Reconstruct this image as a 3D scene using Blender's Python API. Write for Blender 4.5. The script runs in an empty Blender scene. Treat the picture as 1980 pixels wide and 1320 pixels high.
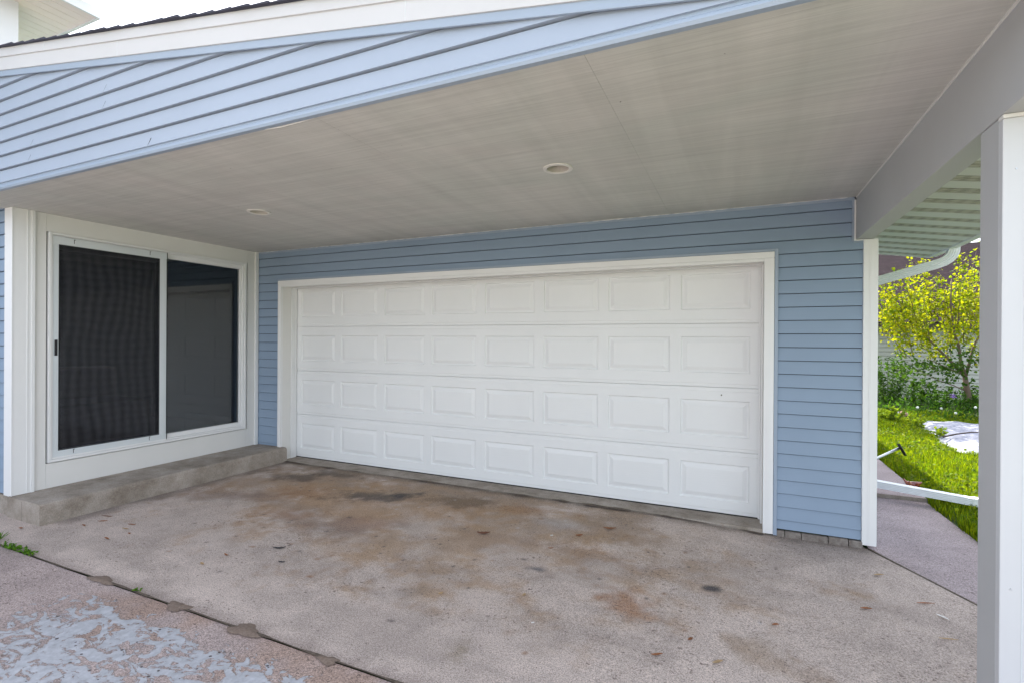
import bpy, bmesh, math, random
import numpy as np
from mathutils import Vector, Matrix
R = math.radians
random.seed(7); RNG = np.random.default_rng(11)
SC = bpy.context.scene
COL = SC.collection

# ------------------------------------------------------------------ camera, sky, sun, exposure
cd = bpy.data.cameras.new('camera'); cam = bpy.data.objects.new('camera', cd); COL.objects.link(cam)
cd.sensor_width = 36; cd.lens = 36 * 970.7 / 1980; cd.clip_end = 500; cd.clip_start = 0.05
Fw = Vector((-0.40949843, 0.9123093, -0.00166846)); Rt = Vector((0.91228984, 0.40950073, 0.0060326)); Up = Vector((-0.006186833, -0.00094822, 0.9999804))
CP = Vector((5.11813504, -4.15158018, 1.37724069))
cam.matrix_world = Matrix(((Rt.x, Up.x, -Fw.x, CP.x), (Rt.y, Up.y, -Fw.y, CP.y), (Rt.z, Up.z, -Fw.z, CP.z), (0, 0, 0, 1)))
SC.camera = cam
SUN_EL = 50; SUN_DIR = Vector((-0.42, 0.90, 0)).normalized()      # horizontal direction towards the sun
w = bpy.data.worlds.new("World"); SC.world = w; w.use_nodes = True
nt = w.node_tree; sky = nt.nodes.new('ShaderNodeTexSky'); sky.sky_type = 'NISHITA'; sky.sun_disc = False
sky.sun_elevation = R(SUN_EL); sky.sun_rotation = math.atan2(SUN_DIR.x, SUN_DIR.y)
sky.air_density = 1.0; sky.dust_density = 2.5; sky.ozone_density = 1.0
hs_ = nt.nodes.new('ShaderNodeHueSaturation'); hs_.inputs['Saturation'].default_value = 0.42      # thin milky haze over the blue
nt.links.new(sky.outputs[0], hs_.inputs['Color']); nt.links.new(hs_.outputs[0], nt.nodes['Background'].inputs[0]); nt.nodes['Background'].inputs[1].default_value = 0.15
sl = bpy.data.lights.new('sun', 'SUN'); sl.energy = 3.4; sl.angle = R(0.5); sl.color = (1.0, 0.95, 0.86)
so = bpy.data.objects.new('sun', sl); COL.objects.link(so)
sd = Vector((SUN_DIR.x * math.cos(R(SUN_EL)), SUN_DIR.y * math.cos(R(SUN_EL)), math.sin(R(SUN_EL))))
so.rotation_euler = sd.to_track_quat('Z', 'Y').to_euler(); so.location = (0, 0, 20)
SC.view_settings.view_transform = 'Standard'; SC.view_settings.look = 'None'
SC.view_settings.exposure = 2.1; SC.view_settings.gamma = 1
SC.render.engine = 'CYCLES'
SC.cycles.max_bounces = 10; SC.cycles.diffuse_bounces = 6; SC.cycles.transparent_max_bounces = 16

# ------------------------------------------------------------------ materials
def new_mat(name):
    m = bpy.data.materials.new(name); m.use_nodes = True
    n = m.node_tree; return m, n, n.nodes['Principled BSDF']
def N(n, t, **k):
    o = n.nodes.new(t)
    for a, b in k.items(): setattr(o, a, b)
    return o
def ramp(n, fac, stops):
    r = N(n, 'ShaderNodeValToRGB'); e = r.color_ramp.elements
    e[0].position, e[0].color = stops[0][0], (*stops[0][1], 1); e[1].position, e[1].color = stops[-1][0], (*stops[-1][1], 1)
    for p, c in stops[1:-1]:
        q = e.new(p); q.color = (*c, 1)
    n.links.new(fac, r.inputs[0]); return r.outputs[0]
def g(v): return (v, v, v)
def coords(n, scale=(1, 1, 1), rot=(0, 0, 0)):
    t = N(n, 'ShaderNodeTexCoord'); m = N(n, 'ShaderNodeMapping')
    m.inputs['Scale'].default_value = scale; m.inputs['Rotation'].default_value = rot
    n.links.new(t.outputs['Object'], m.inputs[0]); return m.outputs[0]
def noise(n, vec, scale, detail=4, rough=0.55, dist=0):
    t = N(n, 'ShaderNodeTexNoise'); t.inputs['Scale'].default_value = scale; t.inputs['Detail'].default_value = detail
    t.inputs['Roughness'].default_value = rough; t.inputs['Distortion'].default_value = dist
    n.links.new(vec, t.inputs['Vector']); return t.outputs[0]
def mixc(n, mode, fac, a, b):
    m = N(n, 'ShaderNodeMix', data_type='RGBA', blend_type=mode)
    for s, v in ((0, fac), (6, a), (7, b)):
        if isinstance(v, (int, float)): m.inputs[s].default_value = v
        elif isinstance(v, tuple): m.inputs[s].default_value = (*v, 1)
        else: n.links.new(v, m.inputs[s])
    return m.outputs[2]
def mathn(n, op, a, b=0.0, c=0.0):
    m = N(n, 'ShaderNodeMath', operation=op)
    for s, v in ((0, a), (1, b), (2, c)):
        if isinstance(v, (int, float)): m.inputs[s].default_value = v
        else: n.links.new(v, m.inputs[s])
    return m.outputs[0]
def bump(n, bs, h, strength, dist=0.01):
    b = N(n, 'ShaderNodeBump'); b.inputs['Strength'].default_value = strength; b.inputs['Distance'].default_value = dist
    n.links.new(h, b.inputs['Height']); n.links.new(b.outputs[0], bs.inputs['Normal'])
def paint(name, col, rough=0.45, var=0.05, grain=None, gs=0.15, spec=0.4, dirt=0.0):
    """painted or vinyl surface: faint tonal drift, optional stretched wood grain relief"""
    m, n, b = new_mat(name)
    v = coords(n)
    c = mixc(n, 'MULTIPLY', 1.0, tuple(col), ramp(n, noise(n, v, 1.7, 5), [(0.3, g(1 - var)), (0.7, g(1.0))]))
    if dirt:
        c = mixc(n, 'MIX', ramp(n, noise(n, v, 9, 8, 0.7), [(0.58, g(0)), (0.8, g(dirt))]), c, (0.25, 0.21, 0.16))
    n.links.new(c, b.inputs['Base Color']); b.inputs['Roughness'].default_value = rough
    b.inputs['Specular IOR Level'].default_value = spec
    if grain:
        gv = coords(n, grain); gn = noise(n, gv, 1, 4, 0.6, 0.6)
        bump(n, b, gn, gs, 0.004)
    return m

M = {}
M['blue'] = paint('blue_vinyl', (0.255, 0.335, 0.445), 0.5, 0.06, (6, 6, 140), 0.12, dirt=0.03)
M['blue_skylit'] = paint('skylit_blue_vinyl', (0.345, 0.40, 0.49), 0.5, 0.06, (6, 6, 140), 0.12, dirt=0.02)  # wall blue made paler: the gable's brighter skylight is put into its colour
M['blue_trim'] = paint('blue_trim', (0.31, 0.375, 0.47), 0.42, 0.05)
M['white'] = paint('white_vinyl', (0.80, 0.80, 0.80), 0.42, 0.04, None, 0, dirt=0.03)
M['white_board'] = paint('white_painted_board', (0.76, 0.75, 0.73), 0.55, 0.05, (8, 8, 60), 0.08, dirt=0.04)
M['door_white'] = paint('garage_door_white', (0.795, 0.80, 0.80), 0.48, 0.04, (5, 5, 120), 0.28, dirt=0.02)
M['beam'] = paint('grey_painted_beam', (0.50, 0.505, 0.515), 0.6, 0.07, (20, 3, 20), 0.05, dirt=0.03)
M['alu'] = paint('pale_aluminium', (0.66, 0.70, 0.72), 0.35, 0.04)
M['rubber'] = paint('black_rubber', (0.015, 0.015, 0.017), 0.6, 0.1)
M['black'] = paint('black_plastic', (0.02, 0.02, 0.025), 0.35, 0.1)
M['void'] = paint('dark_gap', (0.03, 0.03, 0.03), 0.9, 0.1)
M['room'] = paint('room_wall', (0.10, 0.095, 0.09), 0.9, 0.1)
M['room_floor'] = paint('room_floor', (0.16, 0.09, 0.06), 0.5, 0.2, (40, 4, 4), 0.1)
M['soffit'] = paint('soffit_vinyl', (0.74, 0.75, 0.72), 0.5, 0.05)
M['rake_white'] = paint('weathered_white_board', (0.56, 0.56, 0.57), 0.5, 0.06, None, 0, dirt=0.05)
M['upper_soffit'] = paint('upper_soffit_vinyl', (0.90, 0.78, 0.73), 0.5, 0.04)
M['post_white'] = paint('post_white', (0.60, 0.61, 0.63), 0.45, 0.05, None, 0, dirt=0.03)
M['downspout'] = paint('white_enamelled_metal', (0.80, 0.82, 0.83), 0.35, 0.04, dirt=0.03)
M['steel'] = paint('galvanised_rod', (0.55, 0.58, 0.62), 0.3, 0.1); M['steel'].node_tree.nodes['Principled BSDF'].inputs['Metallic'].default_value = 0.6
M['stick'] = paint('bark_twig', (0.07, 0.05, 0.04), 0.8, 0.3)
M['lamp_trim'] = paint('lamp_trim', (0.70, 0.68, 0.64), 0.5, 0.05)
M['light_in'] = paint('lamp_baffle', (0.50, 0.47, 0.42), 0.4, 0.05)

# rough sawn painted plywood ceiling
m, n, b = new_mat('painted_plywood'); v = coords(n, (1.6, 62, 1)); v2 = coords(n, (1.1, 1.1, 1), (0, 0, 0.5)); v3 = coords(n, (0.9, 7, 1))
st = noise(n, v, 1.0, 3, 0.6, 1.2); big = noise(n, v2, 1.4, 3, 0.5, 0.8)
wv = N(n, 'ShaderNodeTexWave', wave_type='RINGS', rings_direction='Z'); wv.inputs['Scale'].default_value = 9; wv.inputs['Distortion'].default_value = 3.5; wv.inputs['Detail'].default_value = 2.5; wv.inputs['Detail Scale'].default_value = 0.6
vv = coords(n, (1.3, 0.28, 1)); n.links.new(vv, wv.inputs['Vector'])
c = mixc(n, 'MIX', ramp(n, big, [(0.35, g(0)), (0.65, g(1))]), (0.575, 0.58, 0.54), (0.61, 0.595, 0.56))
c = mixc(n, 'MULTIPLY', 1.0, c, ramp(n, st, [(0.3, g(0.86)), (0.62, g(1.0))]))
bn = noise(n, coords(n, (6.5, 0.55, 1), (0, 0, 0.12)), 1, 3, 0.55, 0.5); bn2 = noise(n, coords(n, (1.2, 14, 1), (0, 0, -0.05)), 1, 4, 0.6, 0.4)
c = mixc(n, 'MULTIPLY', 1.0, c, ramp(n, bn, [(0.33, g(0.925)), (0.64, g(1.02))]))
c = mixc(n, 'MULTIPLY', 1.0, c, ramp(n, bn2, [(0.33, g(0.95)), (0.64, g(1.03))]))
spk = noise(n, coords(n), 38, 2, 0.5)
c = mixc(n, 'MIX', ramp(n, spk, [(0.79, g(0)), (0.81, g(0.7))]), c, (0.12, 0.10, 0.08))
n.links.new(c, b.inputs['Base Color']); b.inputs['Roughness'].default_value = 0.75
bump(n, b, st, 0.35, 0.004); M['ply'] = m

# concrete with a vertex colour giving its stains
def concrete(name, fine=1.0, tint=(1, 1, 1)):
    m, n, b = new_mat(name); v = coords(n)
    at = N(n, 'ShaderNodeAttribute', attribute_name='albedo')
    sp = noise(n, v, 170, 3, 0.75); sp2 = noise(n, v, 60, 4, 0.7); bl = noise(n, v, 5, 6, 0.65)
    c = mixc(n, 'MULTIPLY', 1.0, at.outputs[0], ramp(n, sp, [(0.34, g(1 - 0.55 * fine)), (0.5, g(1.0)), (0.66, g(1 + 0.42 * fine))]))
    c = mixc(n, 'MULTIPLY', 1.0, c, ramp(n, sp2, [(0.35, g(0.86)), (0.6, g(1.05))]))
    c = mixc(n, 'MULTIPLY', 1.0, c, ramp(n, bl, [(0.35, g(0.9)), (0.65, g(1.06))]))
    vo = N(n, 'ShaderNodeTexVoronoi'); vo.inputs['Scale'].default_value = 95; n.links.new(v, vo.inputs['Vector'])
    c = mixc(n, 'MIX', ramp(n, vo.outputs['Distance'], [(0.10, g(0.75 * fine)), (0.2, g(0))]), c, (0.55, 0.46, 0.44))
    vo2 = N(n, 'ShaderNodeTexVoronoi'); vo2.inputs['Scale'].default_value = 34; n.links.new(v, vo2.inputs['Vector'])
    c = mixc(n, 'MIX', ramp(n, vo2.outputs['Distance'], [(0.055, g(0.8)), (0.09, g(0))]), c, (0.13, 0.10, 0.10))
    chip = noise(n, coords(n, (1, 1.25, 1), (0, 0, 0.4)), 46, 3, 0.6, 0.4); dens = noise(n, v, 2.4, 3)
    c = mixc(n, 'MIX', ramp(n, mathn(n, 'ADD', chip, mathn(n, 'MULTIPLY', dens, 0.22)), [(0.755, g(0)), (0.775, g(0.75 * min(fine, 1)))]), c, (0.13, 0.095, 0.08))
    chp2 = noise(n, coords(n, (1, 1.6, 1), (3, 1, -0.3)), 30, 5, 0.7, 0.8)
    c = mixc(n, 'MIX', ramp(n, chp2, [(0.66, g(0)), (0.70, g(0.35))]), c, (0.60, 0.54, 0.50))
    n.links.new(c, b.inputs['Base Color']); b.inputs['Roughness'].default_value = 0.85
    b.inputs['Specular IOR Level'].default_value = 0.25
    bump(n, b, mathn(n, 'ADD', sp, sp2), 0.35, 0.004)
    return m, n, b, c, v
M['concrete'] = concrete('weathered_concrete')[0]
m, n, b, c, v = concrete('spalled_concrete', 1.15)
at = N(n, 'ShaderNodeAttribute', attribute_name='skim')
vs = coords(n, (1, 1, 1))
nz = noise(n, coords(n, (1.0, 1.7, 1), (0, 0, 0.25)), 8.5, 8, 0.68, 0.9); nz2 = noise(n, vs, 34, 4, 0.7)
s = mathn(n, 'ADD', mathn(n, 'ADD', nz, mathn(n, 'MULTIPLY', nz2, 0.16)), mathn(n, 'MULTIPLY', mathn(n, 'SUBTRACT', at.outputs[2], 0.5), 0.42))
mask = ramp(n, s, [(0.60, g(0)), (0.625, g(1))])
pit = N(n, 'ShaderNodeTexVoronoi'); pit.inputs['Scale'].default_value = 21; pit.inputs['Randomness'].default_value = 1; n.links.new(coords(n, (1, 1.3, 1)), pit.inputs['Vector'])
skimc = mixc(n, 'MULTIPLY', 1, (0.47, 0.475, 0.50), ramp(n, noise(n, vs, 26, 5, 0.7), [(0.3, g(0.72)), (0.7, g(1.1))]))
pm = ramp(n, mathn(n, 'ADD', pit.outputs['Distance'], mathn(n, 'MULTIPLY', noise(n, vs, 13, 3), 0.75)), [(0.47, g(1)), (0.50, g(0))])
skimc = mixc(n, 'MIX', pm, skimc, (0.10, 0.08, 0.08))
edge = ramp(n, s, [(0.575, g(0)), (0.60, g(0.5)), (0.63, g(0))])
cc = mixc(n, 'MIX', mask, mixc(n, 'MIX', edge, c, (0.16, 0.11, 0.09)), skimc)
n.links.new(cc, b.inputs['Base Color'])
hh = mathn(n, 'ADD', mathn(n, 'MULTIPLY', mask, 1.6), mathn(n, 'ADD', mathn(n, 'MULTIPLY', nz2, 0.4), mathn(n, 'MULTIPLY', pm, -1.2)))
bump(n, b, hh, 0.5, 0.004)
M['apron'] = m
# plain step concrete
m, n, b = new_mat('step_concrete'); v = coords(n)
c = ramp(n, noise(n, v, 4.5, 7, 0.65), [(0.3, (0.20, 0.16, 0.125)), (0.5, (0.33, 0.285, 0.24)), (0.7, (0.44, 0.385, 0.34))])
c = mixc(n, 'MULTIPLY', 1, c, ramp(n, noise(n, v, 130, 3, 0.75), [(0.3, g(0.7)), (0.7, g(1.2))]))
c = mixc(n, 'MIX', ramp(n, noise(n, v, 11, 5, 0.7), [(0.62, g(0)), (0.72, g(0.5))]), c, (0.22, 0.13, 0.08))
n.links.new(c, b.inputs['Base Color']); b.inputs['Roughness'].default_value = 0.9
bump(n, b, mathn(n, 'ADD', noise(n, v, 60, 5, 0.75), mathn(n, 'MULTIPLY', noise(n, v, 9, 4), 1.5)), 0.5, 0.008); M['step'] = m
m, n, b = new_mat('joint_soil'); v = coords(n)
n.links.new(ramp(n, noise(n, v, 60, 5, 0.7), [(0.3, (0.045, 0.033, 0.025)), (0.7, (0.19, 0.145, 0.11))]), b.inputs['Base Color']); b.inputs['Roughness'].default_value = 1
bump(n, b, noise(n, v, 120, 4), 0.8, 0.004); M['soil'] = m
m, n, b = new_mat('dry_mud'); v = coords(n)
n.links.new(ramp(n, noise(n, v, 90, 5, 0.7), [(0.3, (0.15, 0.105, 0.08)), (0.7, (0.25, 0.19, 0.15))]), b.inputs['Base Color']); b.inputs['Roughness'].default_value = 1
bump(n, b, noise(n, v, 150, 4), 0.8, 0.004); M['mud'] = m
# lawn base
m, n, b = new_mat('lawn_soil'); v = coords(n)
n.links.new(ramp(n, noise(n, v, 14, 6, 0.7), [(0.3, (0.035, 0.05, 0.015)), (0.7, (0.07, 0.12, 0.025))]), b.inputs['Base Color']); b.inputs['Roughness'].default_value = 1
M['lawn'] = m
# shingles
def shingle(name, c1, c2, row, tab=0.3):
    m, n, b = new_mat(name); t = N(n, 'ShaderNodeTexCoord')
    br = N(n, 'ShaderNodeTexBrick'); br.inputs['Scale'].default_value = 1; br.inputs['Brick Width'].default_value = tab; br.inputs['Row Height'].default_value = row
    br.inputs['Mortar Size'].default_value = 0.006; br.inputs['Color1'].default_value = (*c1, 1); br.inputs['Color2'].default_value = (*c2, 1); br.inputs['Mortar'].default_value = (*(x * 0.35 for x in c1), 1)
    n.links.new(t.outputs['UV'], br.inputs[0])
    c = mixc(n, 'MULTIPLY', 1, br.outputs[0], ramp(n, noise(n, t.outputs['Object'], 90, 3, 0.8), [(0.3, g(0.6)), (0.7, g(1.4))]))
    n.links.new(c, b.inputs['Base Color']); b.inputs['Roughness'].default_value = 0.95; b.inputs['Specular IOR Level'].default_value = 0.1; return m
M['shingle_purple'] = shingle('plum_shingle', (0.018, 0.010, 0.015), (0.030, 0.018, 0.025), 0.115, 0.31)
M['shingle_dark'] = paint('slate_blue_shingle', (0.06, 0.06, 0.085), 0.9, 0.3)
M['neighbour_siding'] = paint('grey_lap_siding', (0.50, 0.50, 0.47), 0.6, 0.08)
M['neighbour_fascia'] = paint('brown_fascia', (0.07, 0.05, 0.045), 0.6, 0.1)
# foundation blocks
m, n, b = new_mat('block_foundation'); v = coords(n)
n.links.new(ramp(n, noise(n, v, 30, 6, 0.7), [(0.3, (0.13, 0.105, 0.09)), (0.7, (0.29, 0.26, 0.235))]), b.inputs['Base Color']); b.inputs['Roughness'].default_value = 0.95
bump(n, b, noise(n, v, 80, 4), 0.7, 0.006); M['block'] = m
# perforated soffit strip
m, n, b = new_mat('perforated_vinyl'); v = coords(n)
vo = N(n, 'ShaderNodeTexVoronoi'); vo.inputs['Scale'].default_value = 95; vo.inputs['Randomness'].default_value = 0.0; n.links.new(v, vo.inputs['Vector'])
n.links.new(ramp(n, vo.outputs['Distance'], [(0.28, (0.03, 0.03, 0.03)), (0.36, (0.50, 0.48, 0.42))]), b.inputs['Base Color']); M['perf'] = m
# glass: clear pane with mirror reflection
m = bpy.data.materials.new('window_glass'); m.use_nodes = True; n = m.node_tree; n.nodes.clear()
o = N(n, 'ShaderNodeOutputMaterial'); mx = N(n, 'ShaderNodeMixShader'); tr = N(n, 'ShaderNodeBsdfTransparent'); gl = N(n, 'ShaderNodeBsdfGlossy'); fr = N(n, 'ShaderNodeFresnel')
tr.inputs[0].default_value = (0.62, 0.68, 0.68, 1); gl.inputs['Roughness'].default_value = 0.0; gl.inputs[0].default_value = (0.9, 0.95, 1, 1); fr.inputs[0].default_value = 1.9
n.links.new(fr.outputs[0], mx.inputs[0]); n.links.new(tr.outputs[0], mx.inputs[1]); n.links.new(gl.outputs[0], mx.inputs[2]); n.links.new(mx.outputs[0], o.inputs[0]); M['glass'] = m
# insect screen: fine dark mesh whose weave beats into soft bands
m = bpy.data.materials.new('insect_screen'); m.use_nodes = True; n = m.node_tree; n.nodes.clear()
o = N(n, 'ShaderNodeOutputMaterial'); mx = N(n, 'ShaderNodeMixShader'); tr = N(n, 'ShaderNodeBsdfTransparent'); df = N(n, 'ShaderNodeBsdfDiffuse')
v = coords(n); dn = noise(n, v, 1.3, 2, 0.5); sp_ = N(n, 'ShaderNodeSeparateXYZ'); n.links.new(v, sp_.inputs[0])
yy = mathn(n, 'ADD', sp_.outputs[1], mathn(n, 'MULTIPLY', dn, 0.22)); zz = mathn(n, 'ADD', sp_.outputs[2], mathn(n, 'MULTIPLY', dn, 0.22))
wa = mathn(n, 'SINE', mathn(n, 'MULTIPLY', yy, 82)); wb = mathn(n, 'SINE', mathn(n, 'MULTIPLY', zz, 92))
fine = noise(n, coords(n, (1, 60, 900)), 1, 2)
s = mathn(n, 'ADD', mathn(n, 'MULTIPLY', mathn(n, 'ADD', wa, mathn(n, 'MULTIPLY', wb, 0.45)), 0.24), 0.5)
n.links.new(mixc(n, 'MIX', s, (0.016, 0.017, 0.020), (0.072, 0.073, 0.082)), df.inputs[0])
mx.inputs[0].default_value = 0.62; n.links.new(tr.outputs[0], mx.inputs[1]); n.links.new(df.outputs[0], mx.inputs[2]); n.links.new(mx.outputs[0], o.inputs[0]); M['screen'] = m
# foliage
def leafmat(name, mult=1.0, trans=0.5, warm=1.0):
    m = bpy.data.materials.new(name); m.use_nodes = True; n = m.node_tree; n.nodes.clear()
    o = N(n, 'ShaderNodeOutputMaterial'); mx = N(n, 'ShaderNodeMixShader'); df = N(n, 'ShaderNodeBsdfPrincipled'); tl = N(n, 'ShaderNodeBsdfTranslucent')
    a = N(n, 'ShaderNodeAttribute', attribute_name='leafcol')
    n.links.new(a.outputs[0], df.inputs['Base Color']); df.inputs['Roughness'].default_value = 0.6; df.inputs['Specular IOR Level'].default_value = 0.15
    n.links.new(mixc(n, 'MULTIPLY', 1, a.outputs[0], (1.7 * warm, 1.5, 0.5)), tl.inputs[0])
    mx.inputs[0].default_value = trans; n.links.new(df.outputs[0], mx.inputs[1]); n.links.new(tl.outputs[0], mx.inputs[2]); n.links.new(mx.outputs[0], o.inputs[0]); return m
M['leaf'] = leafmat('leaf')
M['bark'] = paint('bark', (0.17, 0.12, 0.09), 0.9, 0.3, (30, 30, 6), 0.6)
# tarp
m, n, b = new_mat('woven_tarp'); v = coords(n)
n.links.new(ramp(n, noise(n, v, 6, 5, 0.6), [(0.3, (0.17, 0.185, 0.26)), (0.7, (0.27, 0.275, 0.33))]), b.inputs['Base Color']); b.inputs['Roughness'].default_value = 0.55
bump(n, b, noise(n, v, 5, 5, 0.6, 0.6), 0.8, 0.05); M['tarp'] = m
m, n, b = new_mat('red_glass'); b.inputs['Base Color'].default_value = (0.36, 0.035, 0.02, 1); b.inputs['Roughness'].default_value = 0.12; b.inputs['Coat Weight'].default_value = 0.6
nn = noise(n, coords(n), 25, 3); n.links.new(ramp(n, nn, [(0.4, (0.16, 0.012, 0.01)), (0.66, (0.36, 0.12, 0.06))]), b.inputs['Base Color']); M['red'] = m

# ------------------------------------------------------------------ builders
class MB:
    def __init__(s): s.v = []; s.f = []; s.uv = []
    def quad(s, *p):
        i = len(s.v); s.v += [tuple(q) for q in p]; s.f.append(tuple(range(i, i + len(p))))
    def box(s, x0, x1, y0, y1, z0, z1):
        if x0 > x1: x0, x1 = x1, x0
        if y0 > y1: y0, y1 = y1, y0
        i = len(s.v)
        s.v += [(x0, y0, z0), (x1, y0, z0), (x1, y1, z0), (x0, y1, z0), (x0, y0, z1), (x1, y0, z1), (x1, y1, z1), (x0, y1, z1)]
        s.f += [tuple(i + k for k in q) for q in ((0, 3, 2, 1), (4, 5, 6, 7), (0, 1, 5, 4), (1, 2, 6, 5), (2, 3, 7, 6), (3, 0, 4, 7))]
    def prism(s, poly, a, b):
        """poly: list of 3d points; extruded from +a to +b (vectors)"""
        i = len(s.v); k = len(poly)
        s.v += [tuple(Vector(p) + Vector(a)) for p in poly] + [tuple(Vector(p) + Vector(b)) for p in poly]
        s.f.append(tuple(i + j for j in range(k))); s.f.append(tuple(i + k + j for j in reversed(range(k))))
        for j in range(k): s.f.append((i + j, i + (j + 1) % k, i + k + (j + 1) % k, i + k + j))
    def tube(s, pts, rad, seg=10, cap=True):
        pts = [Vector(p) for p in pts]
        if isinstance(rad, (int, float)): rad = [rad] * len(pts)
        base = len(s.v); prev = None
        for j, p in enumerate(pts):
            d = (pts[min(j + 1, len(pts) - 1)] - pts[max(j - 1, 0)]).normalized()
            if prev is None: a = d.orthogonal().normalized()
            else: a = (prev - d * prev.dot(d)).normalized()
            prev = a; c = d.cross(a)
            for q in range(seg):
                t = 2 * math.pi * q / seg; s.v.append(tuple(p + (a * math.cos(t) + c * math.sin(t)) * rad[j]))
        for j in range(len(pts) - 1):
            for q in range(seg):
                a0 = base + j * seg + q; a1 = base + j * seg + (q + 1) % seg; s.f.append((a0, a1, a1 + seg, a0 + seg))
        if cap:
            s.f.append(tuple(base + q for q in reversed(range(seg)))); e = base + (len(pts) - 1) * seg; s.f.append(tuple(e + q for q in range(seg)))
    def sweep(s, prof, pts, up=(0, 0, 1)):
        """closed 2-d profile (u,v) swept along pts; u is along side = d x up, v along up'"""
        pts = [Vector(p) for p in pts]; base = len(s.v); k = len(prof); upv = Vector(up)
        for j, p in enumerate(pts):
            d = (pts[min(j + 1, len(pts) - 1)] - pts[max(j - 1, 0)]).normalized()
            side = d.cross(upv).normalized(); u2 = side.cross(d)
            for (a, c) in prof: s.v.append(tuple(p + side * a + u2 * c))
        for j in range(len(pts) - 1):
            for q in range(k):
                a0 = base + j * k + q; a1 = base + j * k + (q + 1) % k; s.f.append((a0, a1, a1 + k, a0 + k))
        s.f.append(tuple(base + q for q in reversed(range(k)))); e = base + (len(pts) - 1) * k; s.f.append(tuple(e + q for q in range(k)))
    def build(s, name, mat, parent=None, bevel=0.0, smooth=False, recalc=True, clip=None):
        me = bpy.data.meshes.new(name); me.from_pydata(s.v, [], s.f)
        if recalc or clip:
            bm = bmesh.new(); bm.from_mesh(me)
            if recalc: bmesh.ops.recalc_face_normals(bm, faces=bm.faces)
            for (co, no) in (clip or []):
                bmesh.ops.bisect_plane(bm, geom=bm.verts[:] + bm.edges[:] + bm.faces[:], plane_co=co, plane_no=no, clear_outer=True)
            bm.to_mesh(me); bm.free()
        ob = bpy.data.objects.new(name, me); COL.objects.link(ob); me.materials.append(M[mat] if isinstance(mat, str) else mat)
        if smooth: me.polygons.foreach_set('use_smooth', [True] * len(me.polygons))
        if bevel:
            bv = ob.modifiers.new('edge', 'BEVEL'); bv.width = bevel; bv.segments = 2; bv.limit_method = 'ANGLE'; bv.angle_limit = R(40)
        if parent: ob.parent = parent; ob.matrix_parent_inverse = Matrix.Translation(-Vector(parent.location)) if parent.type == 'EMPTY' and parent.parent is None else Matrix.Identity(4)
        return ob
def tag(o, label, cat, group=None, kind=None):
    if label: o['label'] = label
    if cat: o['category'] = cat
    if group: o['group'] = group
    if kind: o['kind'] = kind
    return o
def thing(name, loc, label, cat, group=None):
    o = bpy.data.objects.new(name, None); COL.objects.link(o); o.location = loc; o.empty_display_size = 0.2
    return tag(o, label, cat, group)
def struct(o): o['kind'] = 'structure'; return o

# value noise in numpy
_T = RNG.random((128, 128))
def vnoise(x, y):
    xi = np.floor(x).astype(int); yi = np.floor(y).astype(int); fx = x - xi; fy = y - yi
    fx = fx * fx * (3 - 2 * fx); fy = fy * fy * (3 - 2 * fy)
    a = _T[xi % 128, yi % 128]; b_ = _T[(xi + 1) % 128, yi % 128]; c_ = _T[xi % 128, (yi + 1) % 128]; d_ = _T[(xi + 1) % 128, (yi + 1) % 128]
    return (a * (1 - fx) + b_ * fx) * (1 - fy) + (c_ * (1 - fx) + d_ * fx) * fy
def fbm(x, y, s, o=5):
    r = 0; a = 0.5; t = 0
    for k in range(o):
        r = r + a * vnoise(x * s + 17.3 * k, y * s + 9.1 * k); t += a; s *= 2.03; a *= 0.55
    return r / t
def sstep(a, b_, x):
    t = np.clip((x - a) / (b_ - a), 0, 1); return t * t * (3 - 2 * t)
def gz(x, y): return -0.032 * sstep(4.4, 5.5, x)

# ------------------------------------------------------------------ ground
def colour_grid(name, X, Y, Z, alb, mat, extra=None):
    ny, nx = X.shape; me = bpy.data.meshes.new(name)
    vs = np.stack([X, Y, Z], -1).reshape(-1, 3); idx = np.arange(ny * nx).reshape(ny, nx)
    f = np.stack([idx[:-1, :-1], idx[:-1, 1:], idx[1:, 1:], idx[1:, :-1]], -1).reshape(-1, 4)
    me.from_pydata(vs.tolist(), [], f.tolist())
    def attr(nm, arr):
        a = me.color_attributes.new(nm, 'FLOAT_COLOR', 'POINT'); c = np.ones((ny * nx, 4)); c[:, :3] = arr.reshape(-1, 3); a.data.foreach_set('color', c.ravel())
    attr('albedo', alb)
    if extra is not None: 
        a = me.attributes.new('skim', 'FLOAT', 'POINT'); a.data.foreach_set('value', extra.ravel())
    ob = bpy.data.objects.new(name, me); COL.objects.link(ob); me.materials.append(M[mat])
    me.polygons.foreach_set('use_smooth', [True] * len(me.polygons)); return struct(ob)
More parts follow.
